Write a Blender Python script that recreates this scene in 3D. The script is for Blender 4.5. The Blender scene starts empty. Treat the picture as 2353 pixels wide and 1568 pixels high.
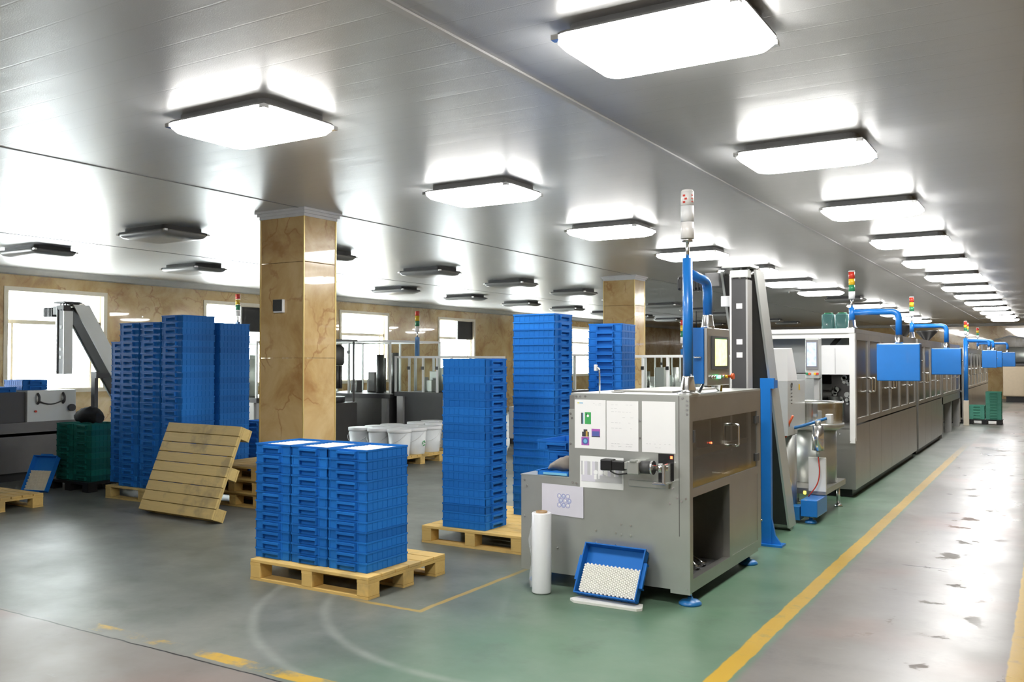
import bpy, bmesh, math, random
from mathutils import Vector, Matrix
random.seed(7)
R = math.radians
scene = bpy.context.scene
COL = scene.collection

# ------------------------------------------------------------------ camera, world, exposure
cam_data = bpy.data.cameras.new('camera')
cam_data.sensor_width = 36.0
cam_data.lens = 2053.0 / 2353.0 * 36.0
cam_data.clip_end = 200
cam = bpy.data.objects.new('camera', cam_data)
cam.location = (0, 0, 1.6)
cam.rotation_euler = (R(90 + 1.28), 0, R(31.3))
COL.objects.link(cam)
scene.camera = cam

LAMP_STRENGTH = 8.0
SKY_STRENGTH = 7.0
world = bpy.data.worlds.new('overcast_sky')
scene.world = world
world.use_nodes = True
wb = world.node_tree.nodes['Background']
wb.inputs[0].default_value = (0.93, 0.97, 1.0, 1)
wb.inputs[1].default_value = SKY_STRENGTH

scene.view_settings.view_transform = 'Standard'
scene.view_settings.look = 'None'
scene.view_settings.gamma = 1
scene.view_settings.exposure = 2.0
try: scene.view_settings.use_curve_mapping = False
except Exception: pass
scene.cycles.use_denoising = True
scene.cycles.use_adaptive_sampling = True
scene.cycles.adaptive_threshold = 0.03
scene.cycles.max_bounces = 7
scene.cycles.diffuse_bounces = 3
scene.cycles.glossy_bounces = 3
scene.cycles.transmission_bounces = 4
scene.cycles.transparent_max_bounces = 10
scene.cycles.sample_clamp_indirect = 6
scene.cycles.caustics_reflective = False
scene.cycles.caustics_refractive = False

# ------------------------------------------------------------------ material helpers
class NT:
    def __init__(s, name):
        s.m = bpy.data.materials.new(name); s.m.use_nodes = True
        s.t = s.m.node_tree; s.n = s.t.nodes; s.l = s.t.links
        s.b = s.n['Principled BSDF']; s.out = s.n['Material Output']
    def put(s, sock, v):
        if isinstance(v, bpy.types.NodeSocket): s.l.new(v, sock)
        elif v is not None:
            if isinstance(v, (tuple, list)) and len(v) == 3 and sock.type == 'RGBA': v = (*v, 1)
            sock.default_value = v
    def math(s, op, a, b=None, clamp=False):
        n = s.n.new('ShaderNodeMath'); n.operation = op; n.use_clamp = clamp
        s.put(n.inputs[0], a)
        if b is not None: s.put(n.inputs[1], b)
        return n.outputs[0]
    def mix(s, f, a, b):
        n = s.n.new('ShaderNodeMix'); n.data_type = 'RGBA'
        s.put(n.inputs[0], f); s.put(n.inputs[6], a); s.put(n.inputs[7], b)
        return n.outputs[2]
    def pos(s, world=True):
        if world: return s.n.new('ShaderNodeNewGeometry').outputs['Position']
        return s.n.new('ShaderNodeTexCoord').outputs['Object']
    def xyz(s, v):
        n = s.n.new('ShaderNodeSeparateXYZ'); s.put(n.inputs[0], v); return n.outputs
    def scale(s, v, sc, off=(0, 0, 0)):
        n = s.n.new('ShaderNodeMapping'); s.put(n.inputs[0], v); n.inputs['Scale'].default_value = sc
        n.inputs['Location'].default_value = off
        return n.outputs[0]
    def noise(s, v, sc, detail=3, rough=.5, dist=0):
        n = s.n.new('ShaderNodeTexNoise'); s.put(n.inputs['Vector'], v); n.inputs['Scale'].default_value = sc
        n.inputs['Detail'].default_value = detail; n.inputs['Roughness'].default_value = rough
        n.inputs['Distortion'].default_value = dist
        return n.outputs['Fac']
    def vor(s, v, sc, feature='DISTANCE_TO_EDGE'):
        n = s.n.new('ShaderNodeTexVoronoi'); n.feature = feature; s.put(n.inputs['Vector'], v)
        n.inputs['Scale'].default_value = sc; return n.outputs['Distance']
    def ramp(s, f, stops):
        n = s.n.new('ShaderNodeValToRGB'); s.put(n.inputs[0], f); e = n.color_ramp.elements
        while len(e) < len(stops): e.new(.5)
        for el, (p, c) in zip(e, stops):
            el.position = p; el.color = (*c, 1) if len(c) == 3 else c
        return n.outputs[0]
    def step(s, f, lo, hi):
        n = s.n.new('ShaderNodeMapRange'); n.interpolation_type = 'SMOOTHSTEP'
        s.put(n.inputs[0], f); n.inputs[1].default_value = lo; n.inputs[2].default_value = hi
        return n.outputs[0]
    def band(s, v, c, hw, soft=.006):
        return s.step(s.math('ABSOLUTE', s.math('SUBTRACT', v, c)), hw + soft, hw - soft)
    def bump(s, h, strength=.2, dist=.01):
        n = s.n.new('ShaderNodeBump'); s.put(n.inputs['Height'], h)
        n.inputs['Strength'].default_value = strength; n.inputs['Distance'].default_value = dist
        s.l.new(n.outputs[0], s.b.inputs['Normal'])
    def set(s, **k):
        names = dict(color='Base Color', rough='Roughness', metal='Metallic', coat='Coat Weight', coatr='Coat Roughness',
                     trans='Transmission Weight', alpha='Alpha', emit='Emission Color', estr='Emission Strength',
                     spec='Specular IOR Level', ior='IOR', aniso='Anisotropic')
        for a, v in k.items(): s.put(s.b.inputs[names[a]], v)
        return s
M = {}
def simple(name, color, rough=.5, metal=0.0, var=.08, nscale=9, **k):
    t = NT(name)
    f = t.noise(t.pos(False), nscale, 3)
    c0 = tuple(c * (1 - var) for c in color); c1 = tuple(min(1, c * (1 + var)) for c in color)
    t.set(color=t.mix(f, c0, c1), rough=rough, metal=metal, **k)
    M[name] = t.m
    return t
simple('blue_paint', (.012, .19, .62), .35, coat=.3)
simple('blue_foot', (.02, .16, .42), .35)
simple('steel', (.54, .555, .525), .38, .75, var=.10, nscale=5)
simple('steel_bright', (.78, .78, .77), .22, 1.0, var=.03)
simple('steel_dull', (.47, .46, .43), .30, .85, var=.10, nscale=4)
simple('steel_dark', (.16, .155, .15), .45, .6)
simple('white_frame', (.86, .86, .84), .35, 0, var=.03)
simple('grey_frame', (.46, .46, .45), .4, .3)
simple('dark_grey', (.07, .07, .072), .5)
simple('mid_grey', (.22, .22, .22), .5)
simple('black_plastic', (.012, .012, .013), .38)
simple('black_rubber', (.02, .02, .02), .7)
simple('belt', (.045, .043, .04), .65)
simple('light_panel', (.60, .62, .60), .38, .35, var=.04)
simple('white_plastic', (.84, .85, .86), .4, 0, var=.03)
simple('bucket_white', (.78, .81, .82), .38, 0, var=.03)
simple('film_white', (.86, .87, .89), .22, 0, var=.02, coat=.5)
simple('cardboard', (.34, .22, .11), .8)
simple('foam_white', (.80, .79, .74), .75)
simple('paper', (.93, .93, .93), .6, 0, var=.015)
simple('paper_lilac', (.70, .68, .76), .6, 0, var=.05, nscale=14)
simple('ink_grey', (.55, .55, .57), .6)
simple('ink_dark', (.05, .05, .06), .6)
simple('ink_green', (.06, .42, .12), .6)
simple('ink_magenta', (.45, .12, .48), .6)
simple('ink_blue', (.10, .14, .42), .6)
simple('ink_gold', (.55, .36, .08), .6)
simple('ink_cyan', (.20, .52, .75), .6)
simple('ink_ring', (.36, .38, .62), .6)
simple('ink_pale', (.48, .52, .72), .6)
simple('ink_yellow', (.75, .65, .05), .6)
simple('lens_red', (.62, .05, .03), .25)
simple('lens_yellow', (.80, .50, .03), .25)
simple('lens_green', (.04, .26, .12), .25)
simple('lens_clear', (.90, .88, .86), .2)
simple('orange_paint', (.75, .12, .03), .4)
simple('beige_paint', (.55, .45, .32), .45)
simple('cream_trim', (.80, .72, .58), .45)
simple('gold_trim', (.80, .62, .25), .3, .5)
simple('cornice_grey', (.60, .60, .61), .55)
simple('bag_grey', (.26, .23, .20), .8)
simple('black_cloth', (.012, .013, .014), .85)
simple('pellet', (.78, .77, .70), .5, var=.10, nscale=60)
simple('cream_caps', (.72, .66, .50), .5)
simple('outdoor_dark', (.02, .02, .02), .5)
for nm, col, st in (('led_green', (.05, 1, .2), 4), ('led_yellow', (1, .6, .02), 3), ('led_red', (1, .06, .02), 3)):
    NT_ = NT(nm); NT_.set(color=col, emit=(*col, 1), estr=st); M[nm] = NT_.m
def lamp_mat():
    t = NT('lamp_glow'); t.set(color=(.9, .9, .9), rough=.4, emit=(1.0, .985, .955, 1), estr=LAMP_STRENGTH); M['lamp_glow'] = t.m
    t = NT('lamp_off'); f = t.noise(t.pos(False), 6); t.set(color=t.mix(f, (.30, .30, .29), (.36, .36, .35)), rough=.3); M['lamp_off'] = t.m
lamp_mat()
def screens():
    t = NT('screen_yellow'); p = t.xyz(t.pos(False))
    f = t.noise(t.pos(False), 30, 2)
    c = t.mix(f, (.62, .72, .12), (.85, .80, .30))
    t.set(color=(.02, .02, .02), rough=.2, emit=c, estr=.95); M['screen_yellow'] = t.m
    t = NT('screen_blue'); f = t.noise(t.pos(False), 25, 2)
    t.set(color=(.02, .02, .02), rough=.15, emit=t.mix(f, (.10, .16, .42), (.45, .48, .58)), estr=.8); M['screen_blue'] = t.m
screens()
def crate_mat(name, a, b):
    t = NT(name); oi = t.n.new('ShaderNodeObjectInfo').outputs['Random']
    f = t.noise(t.pos(False), 14, 2)
    c = t.mix(t.math('ADD', t.math('MULTIPLY', oi, .8), t.math('MULTIPLY', f, .2)), a, b)
    t.set(color=c, rough=.50, spec=.16); M[name] = t.m
crate_mat('crate_blue', (.014, .13, .45), (.02, .19, .62))
crate_mat('crate_green', (.006, .085, .075), (.012, .16, .13))
crate_mat('crate_mint', (.10, .38, .28), (.15, .48, .37))
def glass_mat():
    t = NT('clear_glass')
    tr = t.n.new('ShaderNodeBsdfTransparent'); tr.inputs[0].default_value = (.96, .98, .97, 1)
    gl = t.n.new('ShaderNodeBsdfGlossy'); gl.inputs['Roughness'].default_value = .04
    fr = t.n.new('ShaderNodeMath'); fr.operation = 'POWER'; lw = t.n.new('ShaderNodeLayerWeight'); t.l.new(lw.outputs['Facing'], fr.inputs[0]); fr.inputs[1].default_value = 5
    mx = t.n.new('ShaderNodeMixShader'); t.l.new(fr.outputs[0], mx.inputs[0]); t.l.new(tr.outputs[0], mx.inputs[1]); t.l.new(gl.outputs[0], mx.inputs[2])
    t.l.new(mx.outputs[0], t.out.inputs[0]); M['glass'] = t.m
    t = NT('smoked_acrylic')
    tr = t.n.new('ShaderNodeBsdfTransparent'); tr.inputs[0].default_value = (.62, .60, .56, 1)
    gl = t.n.new('ShaderNodeBsdfGlossy'); gl.inputs['Roughness'].default_value = .08; gl.inputs[0].default_value = (.8, .8, .78, 1)
    mx = t.n.new('ShaderNodeMixShader'); mx.inputs[0].default_value = .45
    t.l.new(tr.outputs[0], mx.inputs[1]); t.l.new(gl.outputs[0], mx.inputs[2]); t.l.new(mx.outputs[0], t.out.inputs[0]); M['acrylic'] = t.m
    t = NT('smoked_pane')
    tr = t.n.new('ShaderNodeBsdfTransparent'); tr.inputs[0].default_value = (.50, .47, .42, 1)
    gl = t.n.new('ShaderNodeBsdfPrincipled'); gl.inputs['Base Color'].default_value = (.34, .32, .28, 1); gl.inputs['Metallic'].default_value = .7; gl.inputs['Roughness'].default_value = .16
    mx = t.n.new('ShaderNodeMixShader'); mx.inputs[0].default_value = .72
    t.l.new(tr.outputs[0], mx.inputs[1]); t.l.new(gl.outputs[0], mx.inputs[2]); t.l.new(mx.outputs[0], t.out.inputs[0]); M['smoked_pane'] = t.m
    t = NT('jug_plastic')
    tr = t.n.new('ShaderNodeBsdfTransparent'); tr.inputs[0].default_value = (.55, .80, .78, 1)
    df = t.n.new('ShaderNodeBsdfPrincipled'); df.inputs['Base Color'].default_value = (.16, .36, .35, 1); df.inputs['Roughness'].default_value = .2
    mx = t.n.new('ShaderNodeMixShader'); mx.inputs[0].default_value = .55
    t.l.new(tr.outputs[0], mx.inputs[1]); t.l.new(df.outputs[0], mx.inputs[2]); t.l.new(mx.outputs[0], t.out.inputs[0]); M['jug'] = t.m
    t = NT('stretch_film')
    tr = t.n.new('ShaderNodeBsdfTransparent')
    gl = t.n.new('ShaderNodeBsdfPrincipled'); gl.inputs['Base Color'].default_value = (.8, .82, .84, 1); gl.inputs['Roughness'].default_value = .15
    mx = t.n.new('ShaderNodeMixShader'); mx.inputs[0].default_value = .3
    t.l.new(tr.outputs[0], mx.inputs[1]); t.l.new(gl.outputs[0], mx.inputs[2]); t.l.new(mx.outputs[0], t.out.inputs[0]); M['stretch_film'] = t.m
glass_mat()
def wood_mat(name, a, b, dirt):
    t = NT(name); p = t.pos(False); oi = t.n.new('ShaderNodeObjectInfo').outputs['Random']
    g = t.noise(t.scale(p, (3, 30, 30)), 1.6, 4, .6, .4)
    c = t.mix(g, a, b)
    st = t.step(t.noise(p, 3.2, 4, .6), .52, .70)
    c = t.mix(t.math('MULTIPLY', st, .55), c, dirt)
    c = t.mix(t.math('MULTIPLY', oi, .35), c, tuple(x * .72 for x in b))
    t.set(color=c, rough=.65); t.bump(g, .15, .004); M[name] = t.m
wood_mat('pallet_wood', (.84, .59, .21), (.70, .46, .14), (.34, .26, .13))
wood_mat('pallet_worn', (.68, .50, .19), (.50, .37, .14), (.20, .165, .09))
wood_mat('pallet_dark', (.05, .045, .04), (.03, .028, .025), (.02, .02, .02))
def marble_mat():
    t = NT('marble'); p = t.pos()
    n1 = t.noise(p, 1.6, 5, .6, .6)
    c = t.ramp(n1, [(.28, (.40, .22, .085)), (.45, (.55, .37, .155)), (.60, (.65, .47, .23)), (.8, (.72, .56, .32))])
    w = t.n.new('ShaderNodeVectorMath'); w.operation = 'ADD'
    nn = t.n.new('ShaderNodeTexNoise'); nn.inputs['Scale'].default_value = 2.5; nn.inputs['Detail'].default_value = 4; t.put(nn.inputs['Vector'], p)
    sc = t.n.new('ShaderNodeVectorMath'); sc.operation = 'SCALE'; t.put(sc.inputs[0], nn.outputs['Color']); sc.inputs['Scale'].default_value = .7
    t.put(w.inputs[0], p); t.put(w.inputs[1], sc.outputs[0])
    v = t.step(t.vor(w.outputs[0], 2.1), .05, .0)
    mask = t.step(t.noise(p, 2.2, 2), .42, .62)
    c = t.mix(t.math('MULTIPLY', t.math('MULTIPLY', v, mask), .6), c, (.34, .15, .055))
    t.set(color=c, rough=.14, coat=.8, coatr=.02)
    t.bump(t.noise(p, 1.3, 1), .22, .06); M['marble'] = t.m
    return c
marble_mat()
def ceiling_mat():
    t = NT('ceiling_panel'); p = t.pos(); x, y, z = t.xyz(p)
    n = t.noise(p, 140, 2, .6)
    rib = t.math('SINE', t.math('MULTIPLY', y, 2 * math.pi / .24))
    line = t.step(rib, .985, 1.0)
    base = t.mix(t.noise(p, .9, 3), (.52, .52, .52), (.58, .58, .58))
    base = t.mix(t.math('MULTIPLY', line, .10), base, (.2, .2, .2))
    t.set(color=base, rough=.34, metal=.25, spec=.8)
    h = t.math('ADD', t.math('MULTIPLY', n, .25), t.math('ADD', t.math('MULTIPLY', t.noise(t.scale(p, (.6, 3, 1)), 1.3, 2), 1.2), t.math('MULTIPLY', line, -.15)))
    t.bump(h, .22, .012); M['ceiling'] = t.m
ceiling_mat()
def floor_mat():
    t = NT('floor_paint'); p = t.pos(); x, y, z = t.xyz(p)
    wob = t.math('MULTIPLY', t.math('SUBTRACT', t.noise(p, 5, 4), .5), .03)
    xw = t.math('ADD', x, wob); yw = t.math('ADD', y, wob)
    big = t.noise(p, .55, 4, .6)
    g = t.ramp(t.math('ADD', t.math('MULTIPLY', big, .65), t.math('MULTIPLY', t.noise(p, 2.6, 6, .68), .35)), [(.36, (.095, .105, .09)), (.5, (.15, .163, .145)), (.62, (.21, .215, .195))])
    gm = t.step(t.math('ADD', x, t.math('MULTIPLY', t.math('SUBTRACT', t.noise(p, .9, 3), .5), 1.6)), -3.9, -2.4)
    gm = t.math('MULTIPLY', gm, t.step(t.math('ABSOLUTE', t.math('SUBTRACT', y, 8)), 12, 1.5))
    green = t.mix(t.noise(p, 1.3, 3), (.075, .20, .105), (.13, .23, .15))
    g = t.mix(t.math('MULTIPLY', gm, .75), g, green)
    # aisle and cross aisle: bare pinkish grey concrete paint
    ai = t.ramp(t.noise(p, .8, 5, .65), [(.3, (.155, .135, .12)), (.5, (.195, .18, .165)), (.75, (.24, .225, .21))])
    am = t.math('MAXIMUM', t.step(xw, -1.42, -1.36), t.step(yw, 3.28, 3.22))
    c = t.mix(am, g, ai)
    red = t.math('MULTIPLY', am, t.step(t.noise(p, .7, 2), .5, .72))
    c = t.mix(t.math('MULTIPLY', red, .35), c, (.33, .13, .09))
    # dirt
    c = t.mix(t.math('MULTIPLY', t.step(t.noise(p, 2.3, 6, .7), .53, .75), .35), c, (.07, .07, .062))
    sc = t.step(t.noise(t.scale(p, (2, 9, 1)), 2.2, 4, .6), .66, .74)
    c = t.mix(t.math('MULTIPLY', sc, .10), c, (.42, .42, .40))
    # tyre tracks
    for cx, cy, r, x1 in TRACKS:
        dx = t.math('SUBTRACT', x, cx); dy = t.math('SUBTRACT', y, cy)
        d = t.math('SQRT', t.math('ADD', t.math('MULTIPLY', dx, dx), t.math('MULTIPLY', dy, dy)))
        k = t.band(d, r, .028, .03)
        k = t.math('MULTIPLY', k, t.step(x, x1 + .3, x1)); k = t.math('MULTIPLY', k, t.step(y, cy + .3, cy - .2))
        c = t.mix(t.math('MULTIPLY', k, t.math('MULTIPLY', t.noise(p, 6, 3), .5)), c, (.38, .40, .36))
    # yellow lines
    wear = t.step(t.noise(p, 7, 5, .7), .30, .46)
    yl = t.math('MAXIMUM', t.math('MULTIPLY', t.band(xw, -1.47, .052), t.step(y, 20, 14.5)), t.band(xw, -.13, .10))
    yl = t.math('MULTIPLY', yl, t.math('ADD', t.math('MULTIPLY', wear, .4), .55))
    w2 = t.step(t.math('ADD', t.noise(p, 3.0, 5, .7), t.math('MULTIPLY', t.math('ADD', x, 3.6), .10)), .40, .58)
    yc = t.math('MULTIPLY', t.math('MULTIPLY', t.band(yw, 3.33, .05), t.step(x, -1.47, -1.55)), t.math('MULTIPLY', w2, .85))
    b1 = t.math('MULTIPLY', t.band(yw, 4.6, .02), t.math('MULTIPLY', t.step(x, -4.2, -3.8), t.step(x, -3.46, -3.50)))
    b2 = t.math('MULTIPLY', t.band(xw, -3.49, .02), t.math('MULTIPLY', t.step(y, 4.57, 4.6), t.step(y, 6.4, 5.6)))
    yt = t.math('MULTIPLY', t.math('MAXIMUM', b1, b2), .5)
    ym = t.math('MAXIMUM', t.math('MAXIMUM', yl, yc), yt)
    c = t.mix(ym, c, (.53, .325, .025))
    # expansion joints
    j = t.math('MAXIMUM', t.math('MULTIPLY', t.band(yw, 7.62, .012, .004), t.math('MULTIPLY', t.step(x, -1.06, -1.02), t.step(x, -.44, -.48))),
               t.math('MULTIPLY', t.band(yw, 3.24, .006, .003), t.step(x, -3.0, -3.3)))
    c = t.mix(j, c, (.03, .03, .028))
    rough = t.math('ADD', t.math('MULTIPLY', t.noise(p, 1.7, 4, .6), .22), t.math('SUBTRACT', .26, t.math('MULTIPLY', t.step(x, -2.2, -1.2), .06)))
    patch = t.step(t.noise(p, 3.0, 6, .62), .60, .64)
    patch = t.math('MULTIPLY', patch, t.band(x, -.72, .26, .16))
    rough = t.math('ADD', rough, t.math('MULTIPLY', patch, .3))
    t.set(color=c, rough=rough, spec=t.math('ADD', t.math('MULTIPLY', t.step(x, -2.6, -1.4), .20), .22))
    t.bump(t.math('ADD', t.noise(t.scale(p, (1, 1, 1)), 4, 3, .55), t.math('MULTIPLY', patch, -.15)), .11, .012); M['floor'] = t.m
TRACKS = [(-2.756, 5.399, 2.106, -2.95), (-2.687, 5.451, 1.759, -2.5)]
floor_mat()

# ------------------------------------------------------------------ mesh helpers
class MB:
    def __init__(s): s.bm = bmesh.new(); s.mi = 0
    def box(s, x0, x1, y0, y1, z0, z1, mi=None):
        v = [s.bm.verts.new(p) for p in ((x0, y0, z0), (x1, y0, z0), (x1, y1, z0), (x0, y1, z0), (x0, y0, z1), (x1, y0, z1), (x1, y1, z1), (x0, y1, z1))]
        for q in ((3, 2, 1, 0), (4, 5, 6, 7), (0, 1, 5, 4), (1, 2, 6, 5), (2, 3, 7, 6), (3, 0, 4, 7)):
            f = s.bm.faces.new([v[i] for i in q]); f.material_index = s.mi if mi is None else mi
        return s
    def bbox(s, x0, x1, y0, y1, z0, z1, b=.006, seg=2):
        t = bmesh.new(); m = MB.__new__(MB); m.bm = t; m.mi = s.mi; m.box(x0, x1, y0, y1, z0, z1)
        bmesh.ops.bevel(t, geom=t.edges[:], offset=b, segments=seg, affect='EDGES', profile=.5)
        me = bpy.data.meshes.new('tmp'); t.to_mesh(me); t.free(); s.bm.from_mesh(me); bpy.data.meshes.remove(me)
        return s
    def prism(s, poly, axis, a, b, mi=None):
        """poly: 2D points; axis 'x': (y,z), 'y': (x,z), 'z': (x,y)"""
        def P(u, v, w): return {'x': (w, u, v), 'y': (u, w, v), 'z': (u, v, w)}[axis]
        A = [s.bm.verts.new(P(u, v, a)) for u, v in poly]; B = [s.bm.verts.new(P(u, v, b)) for u, v in poly]
        fs = [s.bm.faces.new(A), s.bm.faces.new(B[::-1])]
        for i in range(len(poly)):
            j = (i + 1) % len(poly); fs.append(s.bm.faces.new((A[j], A[i], B[i], B[j])))
        for f in fs: f.material_index = s.mi if mi is None else mi
        bmesh.ops.recalc_face_normals(s.bm, faces=fs)
        return s
    def tube(s, pts, r, seg=14, radii=None, cap=True, mi=None):
        pts = [Vector(p) for p in pts]; rings = []
        n = len(pts); up = None
        for i, p in enumerate(pts):
            d = (pts[min(i + 1, n - 1)] - pts[max(i - 1, 0)]).normalized()
            if up is None: up = d.orthogonal().normalized()
            up = (up - d * up.dot(d)).normalized(); sd = d.cross(up)
            rr = radii[i] if radii else r
            rings.append([s.bm.verts.new(p + (up * math.cos(2 * math.pi * k / seg) + sd * math.sin(2 * math.pi * k / seg)) * rr) for k in range(seg)])
        fs = []
        for a, b in zip(rings, rings[1:]):
            for k in range(seg):
                f = s.bm.faces.new((a[k], a[(k + 1) % seg], b[(k + 1) % seg], b[k])); f.smooth = True; fs.append(f)
        if cap: fs += [s.bm.faces.new(rings[0][::-1]), s.bm.faces.new(rings[-1])]
        for f in fs: f.material_index = s.mi if mi is None else mi
        bmesh.ops.recalc_face_normals(s.bm, faces=fs)
        return s
    def cyl(s, c, r, z0, z1, seg=20, r1=None, mi=None):
        return s.tube([(c[0], c[1], z0), (c[0], c[1], z1)], r, seg, radii=[r, r if r1 is None else r1], mi=mi)
    def lathe(s, c, prof, seg=28, mi=None):
        """prof: (r, z) list about vertical axis through c"""
        rings = []
        for r, z in prof:
            rings.append([s.bm.verts.new((c[0] + r * math.cos(2 * math.pi * k / seg), c[1] + r * math.sin(2 * math.pi * k / seg), z)) for k in range(seg)])
        fs = []
        for a, b in zip(rings, rings[1:]):
            for k in range(seg):
                f = s.bm.faces.new((a[k], a[(k + 1) % seg], b[(k + 1) % seg], b[k])); f.smooth = True; fs.append(f)
        fs += [s.bm.faces.new(rings[0][::-1]), s.bm.faces.new(rings[-1])]
        for f in fs: f.material_index = s.mi if mi is None else mi
        return s
    def loft(s, rings, cap=True, smooth=True, mi=None):
        V = [[s.bm.verts.new(p) for p in r] for r in rings]; fs = []
        n = len(V[0])
        for a, b in zip(V, V[1:]):
            for k in range(n):
                f = s.bm.faces.new((a[k], a[(k + 1) % n], b[(k + 1) % n], b[k])); f.smooth = smooth; fs.append(f)
        if cap: fs += [s.bm.faces.new(V[0][::-1]), s.bm.faces.new(V[-1])]
        for f in fs: f.material_index = s.mi if mi is None else mi
        bmesh.ops.recalc_face_normals(s.bm, faces=fs)
        return s
    def build(s, name, mat, parent=None, local=False, loc=None):
        me = bpy.data.meshes.new(name)
        off = Vector((0, 0, 0))
        if parent is not None and not local:
            q = parent
            while q: off += q.location; q = q.parent
        if loc is not None: off = Vector(loc)
        bmesh.ops.translate(s.bm, verts=s.bm.verts[:], vec=-off)
        s.bm.to_mesh(me); s.bm.free()
        for k in (mat if isinstance(mat, (list, tuple)) else [mat]): me.materials.append(M[k])
        o = bpy.data.objects.new(name, me); COL.objects.link(o)
        if parent is not None: o.parent = parent
        if loc is not None: o.location = loc
        return o
def each(mb, name, mat, parent):
    """every loose piece of the mesh as a part of its own"""
    bm = mb.bm; bm.verts.ensure_lookup_table(); left = set(bm.verts); out = []
    while left:
        st = [next(iter(left))]; isl = set(st)
        while st:
            v = st.pop()
            for e in v.link_edges:
                w = e.other_vert(v)
                if w not in isl: isl.add(w); st.append(w)
        left -= isl
        out.append(sorted(isl, key=lambda v: v.index))
    bm.verts.index_update()
    for isl in out:
        n = MB(); mp = {v: n.bm.verts.new(v.co) for v in isl}
        for f in {f for v in isl for f in v.link_faces}:
            g = n.bm.faces.new([mp[v] for v in f.verts]); g.smooth = f.smooth
        n.build(name, mat, parent)
    bm.free()
def round_path(pts, r, n=6):
    pts = [Vector(p) for p in pts]; out = [pts[0]]
    for a, b, c in zip(pts, pts[1:], pts[2:]):
        u = (a - b).normalized(); v = (c - b).normalized()
        p0 = b + u * r; p1 = b + v * r
        for k in range(n + 1):
            t = k / n; out.append(p0 * (1 - t) ** 2 + b * 2 * t * (1 - t) + p1 * t * t)
    out.append(pts[-1]); return out
def rrect(cx, cy, w, l, r, z, n=5):
    out = []
    for sx, sy, a0 in ((1, 1, 0), (-1, 1, 90), (-1, -1, 180), (1, -1, 270)):
        for k in range(n + 1):
            a = R(a0 + 90 * k / n)
            out.append((cx + sx * (w / 2 - r) + r * math.cos(a), cy + sy * (l / 2 - r) + r * math.sin(a), z))
    return out
def thing(name, label, cat, loc=(0, 0, 0), rz=0.0, group=None):
    o = bpy.data.objects.new(name, None); COL.objects.link(o); o.empty_display_size = .1
    o.location = loc; o.rotation_euler = (0, 0, rz)
    return tag(o, label, cat, group)
def tag(o, label, cat, group=None, kind=None):
    o['label'] = label; o['category'] = cat
    if group: o['group'] = group
    if kind: o['kind'] = kind
    return o
def struct(o): o['kind'] = 'structure'; return o
def dup(root, loc, rz=None, label=None, group=None, rot=None):
    def cp(o, par):
        c = o.copy(); COL.objects.link(c)
        if par is not None: c.parent = par
        for ch in list(o.children): cp(ch, c)
        return c
    r = cp(root, None); r.location = loc
    if rz is not None: r.rotation_euler = (0, 0, rz)
    if rot is not None: r.rotation_euler = rot
    if label: r['label'] = label
    if group: r['group'] = group
    return r
ORD = ['first', 'second', 'third', 'fourth', 'fifth', 'sixth', 'seventh', 'eighth', 'ninth', 'tenth', 'eleventh', 'twelfth', 'thirteenth',
       'fourteenth', 'fifteenth', 'sixteenth', 'seventeenth', 'eighteenth', 'nineteenth', 'twentieth']
ORD += ['twenty-' + o for o in ORD[:9]] + ['thirtieth']

# ------------------------------------------------------------------ the room
XW, YB, YF, XR, H = -15.2, 43.0, -5.0, 4.5, 3.2
struct(MB().box(XW - .3, XR + .3, YF - .3, YB + .3, -.2, 0).build('floor', 'floor'))
struct(MB().box(XW - .3, XR + .3, YF - .3, YB + .3, H, H + .15).build('ceiling', 'ceiling'))
WIN = [-3.05 + 4.15 * k for k in range(11)]           # window centres along the left wall
WZ0, WZ1, WZT, WW = 1.08, 2.83, 2.28, 1.84
def left_wall():
    m = MB(); x0, x1 = XW - .28, XW
    m.box(x0, x1, YF, YB, 0, WZ0); m.box(x0, x1, YF, YB, WZ1, H)
    edges = [YF]
    for c in WIN[2:9]: edges += [c - WW / 2, c + WW / 2]
    edges.append(YB)
    for a, b in zip(edges[::2], edges[1::2]): m.box(x0, x1, a, b, WZ0, WZ1)
    struct(m.build('wall_left', 'marble'))
left_wall()
struct(MB().box(XW - .28, XR + .28, YB, YB + .28, 0, H).build('wall_back', 'marble'))
struct(MB().box(XR, XR + .28, YF, YB, 0, H).build('wall_right', 'marble'))
struct(MB().box(XW - .28, XR + .28, YF - .28, YF, 0, H).build('wall_front', 'cornice_grey'))
struct(MB().prism([(XW, H), (XW + .14, H), (XW + .12, H - .03), (XW + .05, H - .10), (XW, H - .12)], 'y', YF, YB).build('trim_1', 'cornice_grey'))
struct(MB().prism([(YB, H), (YB - .14, H), (YB - .12, H - .03), (YB - .05, H - .10), (YB, H - .12)], 'x', XW, XR).build('trim_2', 'cornice_grey'))
struct(MB().bbox(-2.545, -2.495, YF, YB, H - .012, H, .004, 1).build('trim_3', 'cornice_grey'))
struct(MB().box(-6.72, -6.70, YF, YB, H - .004, H).build('trim_4', 'mid_grey'))
struct(MB().box(-11.21, -11.19, YF, YB, H - .004, H).build('trim_5', 'mid_grey'))
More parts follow.
